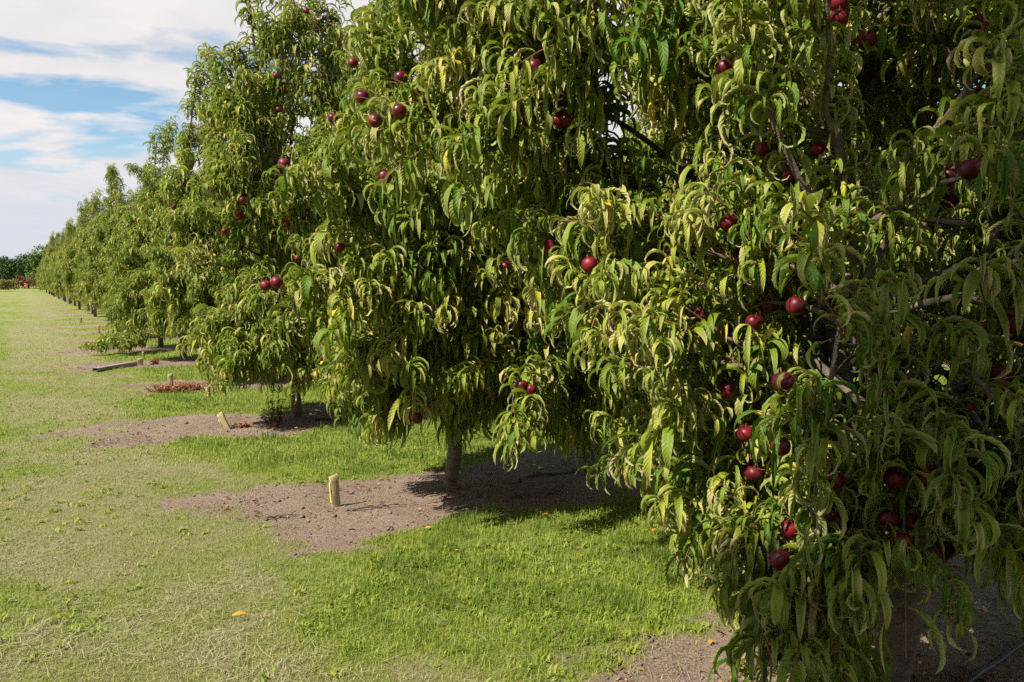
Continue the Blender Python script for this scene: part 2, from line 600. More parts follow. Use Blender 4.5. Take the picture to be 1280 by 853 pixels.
# ------------------------------------------------------------------ the orchard layout
X0, Y0, DY = 2.5, 1.60, 3.32
ROW_GROUP = 'nectarine trees at the row ends along the grass lane'
BACK_GROUP = 'nectarine trees deeper inside the rows'


def W2L(p, base):
    return np.asarray(p) - np.array([base[0], base[1], 0])


b1 = (2.50, 1.60)
b2 = tuple(on_ground(562, 611)[:2])
b3 = tuple(on_ground(371, 524)[:2])
b4 = (2.45, Y0 + 3.02 * DY)
b5 = tuple(on_ground(229, 450)[:2])
b6 = tuple(on_ground(200.5, 435)[:2])


def L1(px, py, d): return W2L(at(px, py, d), b1)
def L2(px, py, d): return W2L(at(px, py, d), b2)


t1top = L1(1128, 690, 2.66)
tree1 = Tree(101, height=5.6, rx=0.74, ry=0.68, skirt=0.62, nsec=40, dens=1.18, leafscale=0.84, trunk_h=float(t1top[2]), trunk_r=0.062,
             lean=(float(t1top[0]), float(t1top[1])), top_w=0.6,
             limbs=[
                 ([t1top * [1, 1, .96], L1(1085, 560, 2.72), L1(1040, 450, 2.78), L1(1008, 310, 2.84), L1(980, 120, 2.9), L1(930, -250, 3.0)], 0.046),
                 ([t1top * [1, 1, .96], L1(1160, 585, 2.62), L1(1200, 515, 2.62), L1(1245, 250, 2.7), L1(1265, 60, 2.75), L1(1300, -350, 2.9)], 0.040),
                 ([t1top * [1, 1, .93], L1(1070, 620, 2.9), L1(990, 440, 3.1), L1(900, 250, 3.2), L1(840, 60, 3.3), L1(800, -180, 3.3)], 0.034),
                 ([t1top * [1, 1, .95], L1(1120, 610, 2.5), L1(1090, 480, 2.4), L1(1060, 300, 2.4), L1(1040, 80, 2.45), L1(1030, -300, 2.5)], 0.030),
                 ([t1top * [1, 1, .95], L1(1180, 620, 2.9), L1(1240, 480, 3.2), L1(1270, 280, 3.3), L1(1290, 60, 3.4), L1(1300, -180, 3.4)], 0.036),
             ],
             extra=[
                 ([t1top * [1, 1, .9], L1(1000, 640, 2.85), L1(920, 612, 3.0), L1(870, 590, 3.15), L1(810, 560, 3.3)], 0.017, 6, 0.13),
                 ([L1(995, 350, 2.84), L1(925, 328, 2.75), L1(855, 312, 2.75), L1(790, 330, 2.8), L1(740, 370, 2.85)], 0.011, 11, 0.22),
                 ([L1(900, 250, 3.2), L1(800, 170, 3.15), L1(700, 110, 3.1), L1(610, 60, 3.05), L1(560, 45, 3.05)], 0.013, 18, 0.22),
                 ([L1(880, 200, 3.2), L1(780, 190, 3.15), L1(690, 180, 3.1), L1(600, 170, 3.05), L1(560, 165, 3.05)], 0.012, 22, 0.27),
                 ([L1(840, 60, 3.3), L1(760, 10, 3.3), L1(680, -40, 3.2), L1(620, -70, 3.2)], 0.013, 20, 0.30),
                 ([L1(980, 120, 2.9), L1(880, 60, 2.8), L1(780, 50, 2.8), L1(700, 60, 2.8)], 0.013, 20, 0.28),
                 ([L1(920, 300, 3.15), L1(830, 270, 3.0), L1(760, 260, 3.0), L1(690, 270, 3.0)], 0.011, 12, 0.2),
                 ([t1top * [1, 1, .9], L1(1045, 690, 2.5), L1(1010, 690, 2.45), L1(975, 705, 2.4)], 0.010, 10, 0.16),
                 ([t1top * [1, 1, .85], L1(1080, 700, 2.45), L1(1035, 725, 2.35), L1(1000, 755, 2.3)], 0.010, 11, 0.14),
                 ([L1(1000, 640, 2.85), L1(955, 640, 2.8), L1(930, 640, 2.8)], 0.008, 6, 0.10),
                 ([L1(1248, 220, 2.7), L1(1210, 110, 2.6), L1(1170, 40, 2.55), L1(1150, -20, 2.5)], 0.013, 13, 0.24),
                 ([L1(1245, 250, 2.7), L1(1290, 120, 2.6), L1(1320, 40, 2.55), L1(1320, -60, 2.5)], 0.013, 13, 0.24),
                 ([L1(1290, 60, 3.4), L1(1220, 30, 3.3), L1(1160, 60, 3.2), L1(1110, 110, 3.2)], 0.013, 13, 0.24),
                 ([L1(1040, 80, 2.45), L1(1090, 30, 2.5), L1(1130, -10, 2.55), L1(1150, -70, 2.6)], 0.012, 12, 0.24),
                 ([t1top * [1, 1, .9], L1(1180, 680, 2.4), L1(1230, 670, 2.3), L1(1270, 660, 2.3)], 0.010, 8, 0.16),
             ])
tree2 = Tree(202, height=4.4, rx=0.74, ry=0.70, skirt=0.66, nsec=30, dens=1.08, trunk_h=0.60, trunk_r=0.049, leafscale=1.0,
             lean=(0.02, -0.03), tops=[(2.75, 4.4), (4.4, 2.9), (5.6, 2.9), (0.4, 3.2), (1.6, 3.0), (3.4, 2.7), (2.2, 2.7)], top_w=0.24,
             extra=[
                 ([(-.1, -.1, .9), L2(590, 390, 4.7), L2(520, 330, 4.4), L2(470, 280, 4.2), L2(438, 262, 4.1)], 0.014, 14, 0.22),
                 ([(-.1, -.1, .8), L2(610, 440, 4.7), L2(540, 420, 4.4), L2(480, 390, 4.25), L2(440, 375, 4.2)], 0.014, 14, 0.2),
                 ([(-.1, -.1, 1.3), L2(640, 330, 4.6), L2(590, 280, 4.4), L2(550, 250, 4.3)], 0.012, 12, 0.22),
                 ([(0, -.1, .8), L2(630, 470, 4.7), L2(640, 470, 4.45), L2(650, 490, 4.35)], 0.012, 9, 0.2),
                 ([(0, -.1, .7), L2(660, 490, 4.9), L2(710, 500, 4.8), L2(750, 520, 4.75)], 0.012, 10, 0.2),
                 ([(.1, 0, .8), L2(690, 500, 5.1), L2(760, 510, 5.0), L2(810, 530, 4.9)], 0.012, 10, 0.2),
                 ([(0, -.1, 1.5), L2(620, 250, 4.8), L2(610, 190, 4.5), L2(600, 150, 4.4)], 0.012, 13, 0.24),
                 ([(0, -.1, 1.2), L2(600, 370, 4.8), L2(590, 360, 4.45), L2(580, 340, 4.3)], 0.012, 13, 0.22),
                 ([(.1, -.1, 1.1), L2(680, 400, 4.8), L2(690, 380, 4.5), L2(700, 360, 4.4)], 0.012, 13, 0.22),
                 ([(-.1, -.1, .9), L2(560, 470, 4.9), L2(520, 450, 4.6), L2(500, 450, 4.5)], 0.011, 11, 0.2),
                 ([(.1, -.1, .8), L2(680, 470, 4.9), L2(740, 470, 4.7), L2(790, 500, 4.6)], 0.012, 10, 0.2),
             ])
tree3 = Tree(303, height=5.0, rx=0.86, ry=0.78, skirt=0.54, nsec=30, dens=1.0, trunk_h=0.6, trunk_r=0.052,
             tops=[(2.6, 5.1), (1.2, 4.1), (4.0, 3.9), (5.2, 3.6), (0.1, 4.2), (3.2, 3.2), (2.0, 3.0)], top_w=0.24, leafscale=1.0,
             extra=[([(.1, -.2, .95), (.75, -.75, .9), (1.05, -1.0, .72), (1.2, -1.1, .6)], 0.011, 9, 0.16)])
near = [(tree1, b1), (tree2, b2), (tree3, b3)]

VAR = [Tree(401 + k, height=hh, rx=0.95, ry=0.70, skirt=0.84, nsec=28, dens=0.95, leafscale=1.02, tops=tp, top_w=0.24)
       for k, (hh, tp) in enumerate([(4.15, [(2.9, 4.15), (0.4, 3.95), (4.2, 2.9)]), (4.1, [(3.2, 4.1)]), (4.2, [(2.4, 4.2), (5.4, 3.5)]), (3.8, [(3.3, 3.8), (0.2, 3.6)])])]

# ------------------------------------------------------------------ fruit seen in the photograph
FRUITS = [(441, 79), (501, 97), (469, 151), (453, 121), (499, 139), (481, 221), (345, 95), (354, 112), (348, 137), (416, 148),
          (355, 205), (352, 212), (299, 271), (303, 250), (281, 289), (237, 194), (359, 280), (383, 14), (346, 353), (332, 357), (372, 323),
          (668, 84), (697, 151), (708, 151), (737, 331), (686, 309), (632, 334), (425, 310), (652, 482), (664, 487), (491, 503), (521, 523),
          (1223, 29), (1048, 3), (1049, 22), (1084, 49), (1086, 99), (1160, 91), (1217, 118), (1153, 141), (905, 85), (1023, 187),
          (990, 220), (858, 215), (955, 186), (1213, 211), (1185, 221), (1189, 251), (1194, 281), (910, 279), (960, 382), (995, 382),
          (942, 403), (874, 396), (1201, 402), (1268, 405), (1249, 467), (1206, 508), (909, 487), (976, 558), (932, 542), (979, 477),
          (1110, 648), (1128, 677), (1181, 688), (1044, 651), (986, 662), (942, 592), (1118, 599), (1160, 595), (1134, 652), (974, 699),
          (965, 815), (1044, 600), (1215, 593)]
v4, v5 = VAR[0], VAR[1]
layer = near + [(VAR[0], b4)]
allp, tid = [], []
for k, (t, b) in enumerate(layer):
    allp.append(t.tips() + np.array([b[0], b[1], 0])); tid.append(np.full(len(t.sid), k))
    x_, y_, d_ = project(allp[-1]); t._xyd = (x_, y_, d_)
allp = np.concatenate(allp); tid = np.concatenate(tid)
ax_, ay_, ad_ = project(allp)
fr_out = []
for (fx, fy) in FRUITS:
    m = (np.hypot(ax_ - fx, ay_ - fy) < 13) & (ad_ > 0.8)
    if m.sum() < 3: continue
    o = np.argsort(ad_[m])
    q_ = min(3, int(m.sum()) - 1)
    dd = ad_[m][o][q_] + 0.04
    fr_out.append((fx, fy, dd, int(tid[m][o][q_])))
for k, (t, b) in enumerate(layer):
    keep = np.ones(len(t.sid), bool)
    P, H, E, B, Ln = t.lf[:5]
    base = np.array([b[0], b[1], 0])
    pts = [P + base, t.tips() + base]
    el = E - B * 0.55
    end = pts[1] + np.stack([np.cos(el) * np.cos(H), np.cos(el) * np.sin(H), np.sin(el)], -1) * (Ln * 0.35)[:, None]
    pts.append(end)
    for (fx, fy, dd, ti) in fr_out:
        rp = 1000 * 0.037 / dd
        for q in pts:
            x_, y_, d_ = project(q)
            hit = (np.hypot(x_ - fx, y_ - fy) < rp * 1.05) & (d_ < dd + 0.045) & (d_ > 0.3)
            keep &= ~(hit & (t.g.uniform(0, 1, len(hit)) < 0.80))
    if k == 0:                                  # openings through which limb and trunk show
        for (x0_, y0_, x1_, y1_, w_, dmax) in ((1022, 395, 1062, 500, 20, 2.78), (1132, 775, 1136, 853, 26, 2.66), (868, 316, 918, 328, 11, 2.76)):
            for q in pts:
                x_, y_, d_ = project(q)
                u_ = np.clip(((x_ - x0_) * (x1_ - x0_) + (y_ - y0_) * (y1_ - y0_)) / ((x1_ - x0_) ** 2 + (y1_ - y0_) ** 2), 0, 1)
                hit = (np.hypot(x_ - x0_ - u_ * (x1_ - x0_), y_ - y0_ - u_ * (y1_ - y0_)) < w_) & (d_ < dmax) & (d_ > 0.3)
                keep &= ~(hit & (t.g.uniform(0, 1, len(hit)) < 0.8))
    if k < 3: t.filter(keep)


def build_tree(t, loc, detail, parts=True, name='nectarine_tree', nl=7, mat='leaf'):
    root = empty(name, (loc[0], loc[1], 0))
    link('trunk', t.trunk_mesh(), root, [M['bark']])
    for i in range(len(t.limb_paths)):
        link('limb' if i < 5 else 'branch', t.limb_mesh(i), root, [M['bark']])
    link('crown', t.crown_mesh(nl), root, [M[mat], M['shoot']])
    return root


def copy_tree(root, loc, rz=0.0, sc=(1, 1, 1), skip=()):
    r = root.copy(); COL.objects.link(r)
    r.location = (loc[0], loc[1], 0); r.rotation_euler = (0, 0, rz); r.scale = sc
    for ch in list(root.children):
        if ch.name.split('.')[0] in skip: continue
        c = ch.copy(); COL.objects.link(c); c.parent = r
    return r


roots = []
for k, (t, b) in enumerate(near):
    roots.append(build_tree(t, b, True, nl=8 if k == 0 else 7, mat='leaf'))
var_roots = []
for k, t in enumerate(VAR):
    r = build_tree(t, (0, 0), False, nl=5, mat='leaf_far')
    g = np.random.default_rng(900 + k)
    p = t.tips()
    rr = np.hypot(p[:, 0] / t.rx, p[:, 1] / t.ry)
    cand = np.where((rr > 0.72) & (p[:, 2] > 0.9))[0]
    for i in g.choice(cand, 12, replace=False):
        add_fruit(p[i] * [0.98, 0.98, 1] + [0, 0, -0.03], 0.068, r, g)
    var_roots.append(r)

grng = np.random.default_rng(5)
for (fx, fy, dd, ti) in fr_out:
    if ti == 3: continue                       # the fourth tree has its own fruit
    w = at(fx, fy, dd)
    b = near[ti][1]
    sz = 0.057 if ti == 0 else 0.062
    add_fruit(W2L(w, b), sz * grng.uniform(0.9, 1.06), roots[ti], grng)

tag(roots[0], 'nearest big nectarine tree filling the right side, in deep shade with many dark red fruit', 'tree', ROW_GROUP)
tag(roots[1], 'second nectarine tree with bare trunk behind the largest wooden stake and shaded soil', 'tree', ROW_GROUP)
tag(roots[2], 'third nectarine tree, tallest top, trunk beside the leaning stake with yellow tag', 'tree', ROW_GROUP)

ORD = ['fourth', 'fifth', 'sixth', 'seventh', 'eighth', 'ninth', 'tenth', 'eleventh', 'twelfth', 'thirteenth']
LAB4 = ['fourth nectarine tree, twin pointed tops, behind the stake in rust red dried weeds',
        'fifth nectarine tree, pale bare trunk beyond the plank lying by a short stake',
        'sixth nectarine tree, dark trunk, its low leafy bough sweeping down to the lane',
        'seventh nectarine tree, its crown rising just beyond the low sweeping bough',
        'eighth nectarine tree, small thin trunk behind the far pair of stakes']
NROW = 33
used_var = {0: False, 1: False, 2: False, 3: False}
TREES = []
for k in range(3, NROW):
    y = Y0 + DY * k + (0.22 if k > 4 else 0)
    loc = {3: b4, 4: b5, 5: b6}.get(k, (2.48 + 0.12 * math.sin(k * 2.3), y))
    vi = {3: 0, 4: 1, 5: 3, 6: 2}.get(k, (k * 7 + 1) % 4)
    zs = {3: 1.03, 4: 0.97, 5: 0.93}.get(k, (0.91 if k < 7 else 1.0) + 0.20 * math.sin(k * 1.7) ** 2)
    rz = 0 if k < 5 or k % 2 else math.pi
    if not used_var[vi]:
        r = var_roots[vi]; used_var[vi] = True
        r.location = (loc[0], loc[1], 0); r.rotation_euler = (0, 0, rz); r.scale = (1, 1, zs)
    else:
        sk = () if k < 10 else ('nectarine', 'limb', 'branch')
        r = copy_tree(var_roots[vi], loc, rz, (1, 1, zs), sk)
    if k - 3 < len(LAB4):
        lab = LAB4[k - 3]
    elif k < 13:
        lab = 'nectarine tree %s in the receding line beside the mown lane' % ORD[k - 3]
    else:
        lab = 'small distant nectarine tree in the merged far end of the receding line'
    tag(r, lab, 'tree', ROW_GROUP)
    TREES.append((k, r))
# the trees standing further along each row, behind the row ends
for k in range(0, 9):
    nx = {0: 1, 1: 4, 2: 4, 3: 3}.get(k, 2)
    for j in range(1, nx + 1):
        vi = (k * 3 + j * 5) % 4
        loc = (X0 + 2.55 * j + 0.1 * math.sin(k * 5 + j), Y0 + DY * k + 0.06 * math.cos(j * 3 + k))
        r = copy_tree(var_roots[vi], loc, 0 if (j + k) % 2 else math.pi, (1, 1, 1.15 if k < 3 else 0.95), () if k < 3 else ('limb', 'branch'))
        tag(r, 'nectarine tree inside a row, half hidden behind the row end trees', 'tree', BACK_GROUP)

# unseen trees added across the lane, only to throw shade on the nearest tree
tall = Tree(611, height=9.6, rx=1.3, ry=1.15, skirt=1.2, nsec=56, dens=1.0, nlimb=9, leafscale=1.15, trunk_h=1.0, trunk_r=0.13, top_w=0.6)
tall_root = build_tree(tall, (-2.75, 0.0), False, nl=4, mat='leaf_far', name='added_shade_tree')
tall_b = copy_tree(tall_root, (-2.9, -2.2), 2.5)
for r, w in ((tall_root, 'nearer the camera view'), (tall_b, 'behind the camera')):
    tag(r, 'tall leafy tree added out of view across the lane to shade the nearest tree, ' + w, 'tree', 'added shade trees out of view')

# low leafy bough sweeping to the lane from the sixth tree
g = np.random.default_rng(77)
gb = on_ground(140, 436)
b7 = TREES[2][1].location
bough = Tree.__new__(Tree)
bough.g = g; bough.h = 4; bough.rx = bough.ry = 0.01; bough.skirt = 0; bough.ls = 1.0
bough.limb_paths, bough.limb_radii, bough.limb_sub, bough.shoots = [], [], [], []
for (ex, ey, ez) in ((122, 438, 0.10), (142, 436, 0.14), (158, 434, 0.16)):
    e = W2L(on_ground(ex, ey, ez), b7)
    bough.add_branch(spline([np.array([0, 0, 0.7]), np.array([e[0] * .45, e[1] * .45, 0.62]), np.array([e[0] * .75, e[1] * .75, 0.34]), e], 18), 0.014, 9, 0.15)
bough.make_leaves(1.0)
for i in range(len(bough.limb_paths)):
    link('branch', bough.limb_mesh(i), TREES[2][1], [M['bark']])
link('leafy_bough', bough.crown_mesh(5), TREES[2][1], [M['leaf_far'], M['shoot']])


# ------------------------------------------------------------------ ground
def masks(x, y):
    """soil, lush, dry masks of the orchard floor"""
    w = (fbm(x, y, 0.9, 4, 11) - 0.5)
    k = np.round((y - (Y0 - 0.22)) / DY)
    dy = np.abs(y - (Y0 - 0.22) - k * DY + w * 0.55 - 0.20 * (k == 0))
    xs = x + (fbm(x, y, 1.3, 4, 21) - 0.5) * 1.5
    start = 0.62 + 0.28 * np.sin(k * 1.9 + 2.2) + 0.34 * (k == 1)
    soil = (1 - sstep(0.52, 0.80, dy + (fbm(x, y, 5.0, 3, 13) - 0.5) * 0.45)) * sstep(start - 0.35, start + 0.45, xs + (fbm(x, y, 4.0, 3, 14) - 0.5) * 0.9)
    lush = sstep(1.0, 1.55, xs) * (1 - soil)
    # dry blotches and mown tracks in the lane
    dry = 0.95 * sstep(0.45, 0.66, fbm(x * 1.0, y * 0.35, 1.1, 5, 31))
    dry = np.maximum(dry, 0.85 * sstep(0.50, 0.66, fbm(x, y, 2.4, 4, 33)))
    dry = dry * (1 - 0.75 * lush)
    # pale worn margin at the row ends
    marg = np.exp(-((xs - 0.55) / 0.45) ** 2)
    dry = np.clip(dry + 0.6 * marg, 0, 1)
    far_end = sstep(104, 112, y)
    return soil * (1 - far_end), lush * (1 - far_end), dry


def height(x, y):
    return 0.03 * (fbm(x, y, 0.35, 3, 41) - 0.5) + 0.018 * (fbm(x, y, 3.0, 3, 43) - 0.5)


def axis(fine0, fine1, step, lo, hi, growth):
    a = list(np.arange(fine0, fine1, step))
    s_ = step; v_ = a[-1]
    while v_ < hi:
        s_ *= growth; v_ += s_; a.append(v_)
    s_ = step; v_ = a[0]; b = []
    while v_ > lo:
        s_ *= 1.09; v_ -= s_; b.append(v_)
    return np.array(b[::-1] + a)


gx = axis(-5.5, 6.5, 0.05, -2500, 2500, 1.06)
gy = axis(0.5, 14, 0.05, -2500, 2500, 1.011)
GX, GY = np.meshgrid(gx, gy)
soil, lush, dry = masks(GX, GY)
GZ = height(GX, GY) * (np.hypot(GX, GY) < 200)
V = np.stack([GX, GY, GZ], -1).reshape(-1, 3)
nx_, ny_ = len(gx), len(gy)
i = np.arange(ny_ - 1)[:, None] * nx_; j = np.arange(nx_ - 1)[None, :]
F = np.stack([i + j, i + j + 1, i + nx_ + j + 1, i + nx_ + j], -1).reshape(-1, 4)
me = np_mesh('ground', V, [F], {'soil': soil.ravel(), 'lush': lush.ravel(), 'dry': dry.ravel()})
n = NT('orchard_floor')
geo = n.n('ShaderNodeNewGeometry')
pos = geo.outputs['Position']
f1 = n.noise(90.0, 5, 0.7, pos); f2 = n.noise(9.0, 5, 0.6, pos); f3 = n.noise(1.6, 4, 0.6, pos)
f4 = n.noise(330.0, 3, 0.6, pos)
green = n.ramp(f2, [(0.3, (0.11, 0.165, 0.018)), (0.7, (0.22, 0.27, 0.04))])
lushc = n.ramp(f2, [(0.3, (0.14, 0.18, 0.022)), (0.7, (0.23, 0.27, 0.045))])
straw = n.ramp(f1, [(0.3, (0.15, 0.145, 0.06)), (0.5, (0.255, 0.235, 0.105)), (0.75, (0.38, 0.34, 0.18))])
soilc = n.ramp(f1, [(0.30, (0.060, 0.040, 0.027)), (0.5, (0.235, 0.165, 0.115)), (0.68, (0.46, 0.35, 0.26))])
soilc = n.mix(n.rng(f3, 0.35, 0.65), soilc, n.mix(0.50, soilc, (0.37, 0.275, 0.205)))
soilc = n.mix(n.rng(f2, 0.56, 0.70, 0, 0.55), soilc, (0.24, 0.12, 0.065))
dryf = n.math('MULTIPLY_ADD', f2, 0.8, n.math('SUBTRACT', n.attr('dry'), 0.4), clamp=True)
lane = n.mix(n.math('MULTIPLY', dryf, 0.85), green, n.mix(n.rng(f3, 0.45, 0.65, 0, 0.35), straw, (0.36, 0.26, 0.17)))
lane = n.mix(n.attr('lush'), lane, lushc)
lane = n.mix(n.rng(f1, 0.45, 0.70, 0.0, 0.35), lane, straw)
sf = n.math('MULTIPLY_ADD', n.math('SUBTRACT', f1, 0.5), 1.1, n.attr('soil'), clamp=True)
colr = n.mix(n.rng(sf, 0.20, 0.75), lane, soilc)
hgt = n.math('ADD', f1, n.math('MULTIPLY', f4, 0.5))
M['ground'] = n.finish(n.principled(colr, 0.95, 0.1, hgt, 0.9, 0.02))
tag(link('ground', me, None, [M['ground']]), kind='structure')

# ------------------------------------------------------------------ grass blades, straw (uncountable)
def scatter(n_, dmin, dmax, lat, seed, power=0.0):
    g = np.random.default_rng(seed)
    u = g.uniform(0, 1, n_)
    # density ~ 1/d^power per m2 in a wedge (area element ~ d dd)
    e = 2.0 - power
    d = (dmin ** e + u * (dmax ** e - dmin ** e)) ** (1 / e) if abs(e) > 1e-3 else dmin * (dmax / dmin) ** u
    l_ = g.uniform(-lat, lat, n_) * d
    x = d * math.sin(YAW) + l_ * math.cos(YAW)
    y = d * math.cos(YAW) - l_ * math.sin(YAW)
    return x, y, d, g


def blades(x, y, h, w, lean, az, tint, z0=None):
    n_ = len(x)
    z = height(x, y) if z0 is None else z0
    base = np.stack([x, y, z - 0.002], -1)
    dirv = np.stack([np.cos(az), np.sin(az), np.zeros(n_)], -1)
    side = np.stack([-np.sin(az), np.cos(az), np.zeros(n_)], -1)
    up = np.array([0, 0, 1.0])
    m = base + up * (h * 0.55 * np.cos(lean * 0.5))[:, None] + dirv * (h * 0.5 * np.sin(lean * 0.6))[:, None]
    t = base + up * (h * np.cos(lean))[:, None] + dirv * (h * np.sin(lean))[:, None]
    V = np.stack([base - side * w[:, None] / 2, base + side * w[:, None] / 2, m + side * w[:, None] * .42, m - side * w[:, None] * .42, t], 1)
    k = np.arange(n_)[:, None] * 5
    return V.reshape(-1, 3), k + np.array([0, 1, 2, 3]), k + np.array([3, 2, 4]), np.repeat(tint, 5)


parts_ = []
for (cnt, d0, d1, ws, lat, pw, sd) in ((190000, 1.9, 6.0, 1.0, 0.85, 1.0, 1), (190000, 6.0, 14.0, 1.7, 0.78, 1.4, 2), (150000, 14.0, 60.0, 3.2, 0.75, 2.2, 3)):
    x, y, d, g = scatter(cnt, d0, d1, lat, sd, pw)
    so, lu, dr = masks(x, y)
    clump = fbm(x, y, 6.0, 3, 61)
    keep = g.uniform(0, 1, cnt) < (1 - sstep(0.15, 0.95, so + (clump - .5) * 0.6)) * (0.35 + 0.65 * np.maximum(lu, 1 - 0.55 * dr)) + 0.015
    x, y, so, lu, dr, clump, d = (a[keep] for a in (x, y, so, lu, dr, clump, d))
    m_ = len(x)
    h = (0.020 + 0.020 * lu + 0.030 * sstep(0.5, 0.8, clump) * lu) * g.uniform(0.5, 1.35, m_) * (1 + 0.12 * (ws - 1))
    w = g.uniform(0.0018, 0.0038, m_) * ws
    tint = np.clip(0.12 + 0.22 * g.uniform(0, 1, m_) + 0.20 * (1 - lu) + 0.36 * dr * g.uniform(0.2, 1, m_) - 0.14 * lu - (clump - .5) * 0.7 - (fbm(x, y, 1.4, 3, 63) - .5) * 1.3 * (1 - lu) - (fbm(x * 1.0, y * 0.3, 0.9, 3, 65) - .5) * 0.7 * (1 - lu), 0, 1)
    parts_.append(blades(x, y, h, w, np.abs(g.normal(0.55, 0.4, m_)), g.uniform(0, 6.28, m_), tint))
# a few broad leaved weeds mixed in the sward
x, y, d, g = scatter(9000, 1.9, 9.0, 0.85, 9, 1.0)
so, lu, dr = masks(x, y)
cl = fbm(x, y, 1.5, 3, 71)
k_ = (so < .5) & (cl > 0.50) & (g.uniform(0, 1, len(x)) < 0.2 + 0.8 * lu)
x, y = x[k_], y[k_]; m_ = len(x)
xx = np.repeat(x, 6) + g.normal(0, .012, m_ * 6); yy = np.repeat(y, 6) + g.normal(0, .012, m_ * 6)
parts_.append(blades(xx, yy, g.uniform(.025, .05, m_ * 6), g.uniform(.007, .013, m_ * 6), g.uniform(.7, 1.4, m_ * 6), g.uniform(0, 6.28, m_ * 6), g.uniform(0.10, .42, m_ * 6)))
off = 0; Vs, Q, T3, tt = [], [], [], []
for (v_, q_, t_, ti_) in parts_:
    Vs.append(v_); Q.append(q_ + off); T3.append(t_ + off); tt.append(ti_); off += len(v_)
me = np_mesh('grass', np.concatenate(Vs), [np.concatenate(Q), np.concatenate(T3)], {'tint': np.concatenate(tt)})
n = NT('grass_blade')
c = n.ramp(n.attr('tint'), [(0.0, (0.120, 0.190, 0.020)), (0.2, (0.240, 0.305, 0.032)), (0.45, (0.26, 0.300, 0.038)), (0.7, (0.30, 0.285, 0.070)), (1.0, (0.42, 0.35, 0.17))])
pr = n.principled(c, 0.6, 0.25)
tr = n.n('ShaderNodeBsdfTranslucent'); n.l(c, tr.inputs['Color'])
mx = n.n('ShaderNodeMixShader'); mx.inputs[0].default_value = 0.3
n.l(pr, mx.inputs[1]); n.l(tr.outputs[0], mx.inputs[2])
M['grass'] = n.finish(mx.outputs[0])
tag(link('grass', me, None, [M['grass']]), 'short mown grass, lush green between the bare soil strips', 'grass', kind='stuff')


def strands(x, y, ln, w, az, tint, g, lift=0.012):
    n_ = len(x)
    z = height(x, y) + g.uniform(0.002, lift, n_)
    d = np.stack([np.cos(az), np.sin(az), g.normal(0, 0.12, n_)], -1)
    s_ = np.stack([-np.sin(az), np.cos(az), np.zeros(n_)], -1)
    c0 = np.stack([x, y, z], -1)
    bendv = s_ * g.normal(0, 0.06, n_)[:, None] * ln[:, None]
    P = [c0 - d * ln[:, None] / 2, c0 + bendv, c0 + d * ln[:, None] / 2]
    for p in P: p[:, 2] = np.maximum(p[:, 2], z)
    V = np.stack([P[0] - s_ * w[:, None] / 2, P[0] + s_ * w[:, None] / 2, P[1] + s_ * w[:, None] / 2, P[1] - s_ * w[:, None] / 2,
                  P[2] + s_ * w[:, None] / 2, P[2] - s_ * w[:, None] / 2], 1)
    k = np.arange(n_)[:, None] * 6
    return V.reshape(-1, 3), np.concatenate([k + np.array([0, 1, 2, 3]), k + np.array([3, 2, 4, 5])]), np.repeat(tint, 6)


Vs, Q, tt, off = [], [], [], 0
for (cnt, d0, d1, ws, sd) in ((46000, 1.9, 6.0, 0.9, 21), (40000, 6.0, 16.0, 1.6, 22)):
    x, y, d, g = scatter(cnt, d0, d1, 0.8, sd, 1.2)
    so, lu, dr = masks(x, y)
    cl = sstep(0.42, 0.72, fbm(x, y, 1.7, 4, 81))
    keep = g.uniform(0, 1, cnt) < np.clip(cl * (0.25 + 0.9 * dr) * (1 - 0.6 * lu) + 0.08 + 0.75 * so * sstep(.5, .7, fbm(x, y, 2.5, 3, 83)) + 0.8 * so * (y < 3) * cl, 0, 1)
    x, y, so = x[keep], y[keep], so[keep]; m_ = len(x)
    v_, q_, t_ = strands(x, y, g.gamma(3.0, 0.018, m_) + .02, g.uniform(.0010, .0020, m_) * ws, g.normal(0.4, 1.2, m_), np.clip(g.beta(2, 1.6, m_) - 0.25 * so, 0, 1), g, 0.022)
    Vs.append(v_); Q.append(q_ + off); tt.append(t_); off += len(v_)
me = np_mesh('straw', np.concatenate(Vs), [np.concatenate(Q)], {'tint': np.concatenate(tt)})
n = NT('dry_straw')
M['straw'] = n.finish(n.principled(n.ramp(n.attr('tint'), [(0, (0.15, 0.10, 0.055)), (0.4, (0.28, 0.25, 0.12)), (1, (0.43, 0.39, 0.23))]), 0.7, 0.25))
tag(link('straw', me, None, [M['straw']]), 'pale dry mown clippings scattered over the grass and soil', 'straw', kind='stuff')

# dry leaf litter under the trees
x, y, d, g = scatter(26000, 1.9, 16.0, 0.85, 41, 1.2)
so, lu, dr = masks(x, y)
k_ = (so > 0.35) & (g.uniform(0, 1, len(x)) < 0.10 + 0.90 * sstep(0.42, 0.65, fbm(x, y, 1.6, 3, 85)))
x, y = x[k_], y[k_]; m_ = len(x)
L_ = g.uniform(.02, .06, m_)
V, F, luv, tt_, C = leaf_arrays(np.stack([x, y, height(x, y) + 0.006], -1), g.uniform(0, 6.28, m_), g.uniform(0, .5, m_), g.uniform(.2, 2.2, m_), L_, L_ * .28, g.uniform(.2, 1.2, m_), g.normal(0, .5, m_), g.normal(0, .8, m_), g.uniform(0, 1, m_), 4, g)
V[:, 2] = np.maximum(V[:, 2], height(V[:, 0], V[:, 1]) + 0.002)
n = NT('dry_leaf'); M['litter'] = n.finish(n.principled(n.ramp(n.attr('tint'), [(0, (0.07, 0.035, 0.02)), (0.5, (0.20, 0.11, 0.055)), (0.93, (0.36, 0.22, 0.10)), (1, (0.5, 0.25, 0.04))]), 0.8, 0.2))
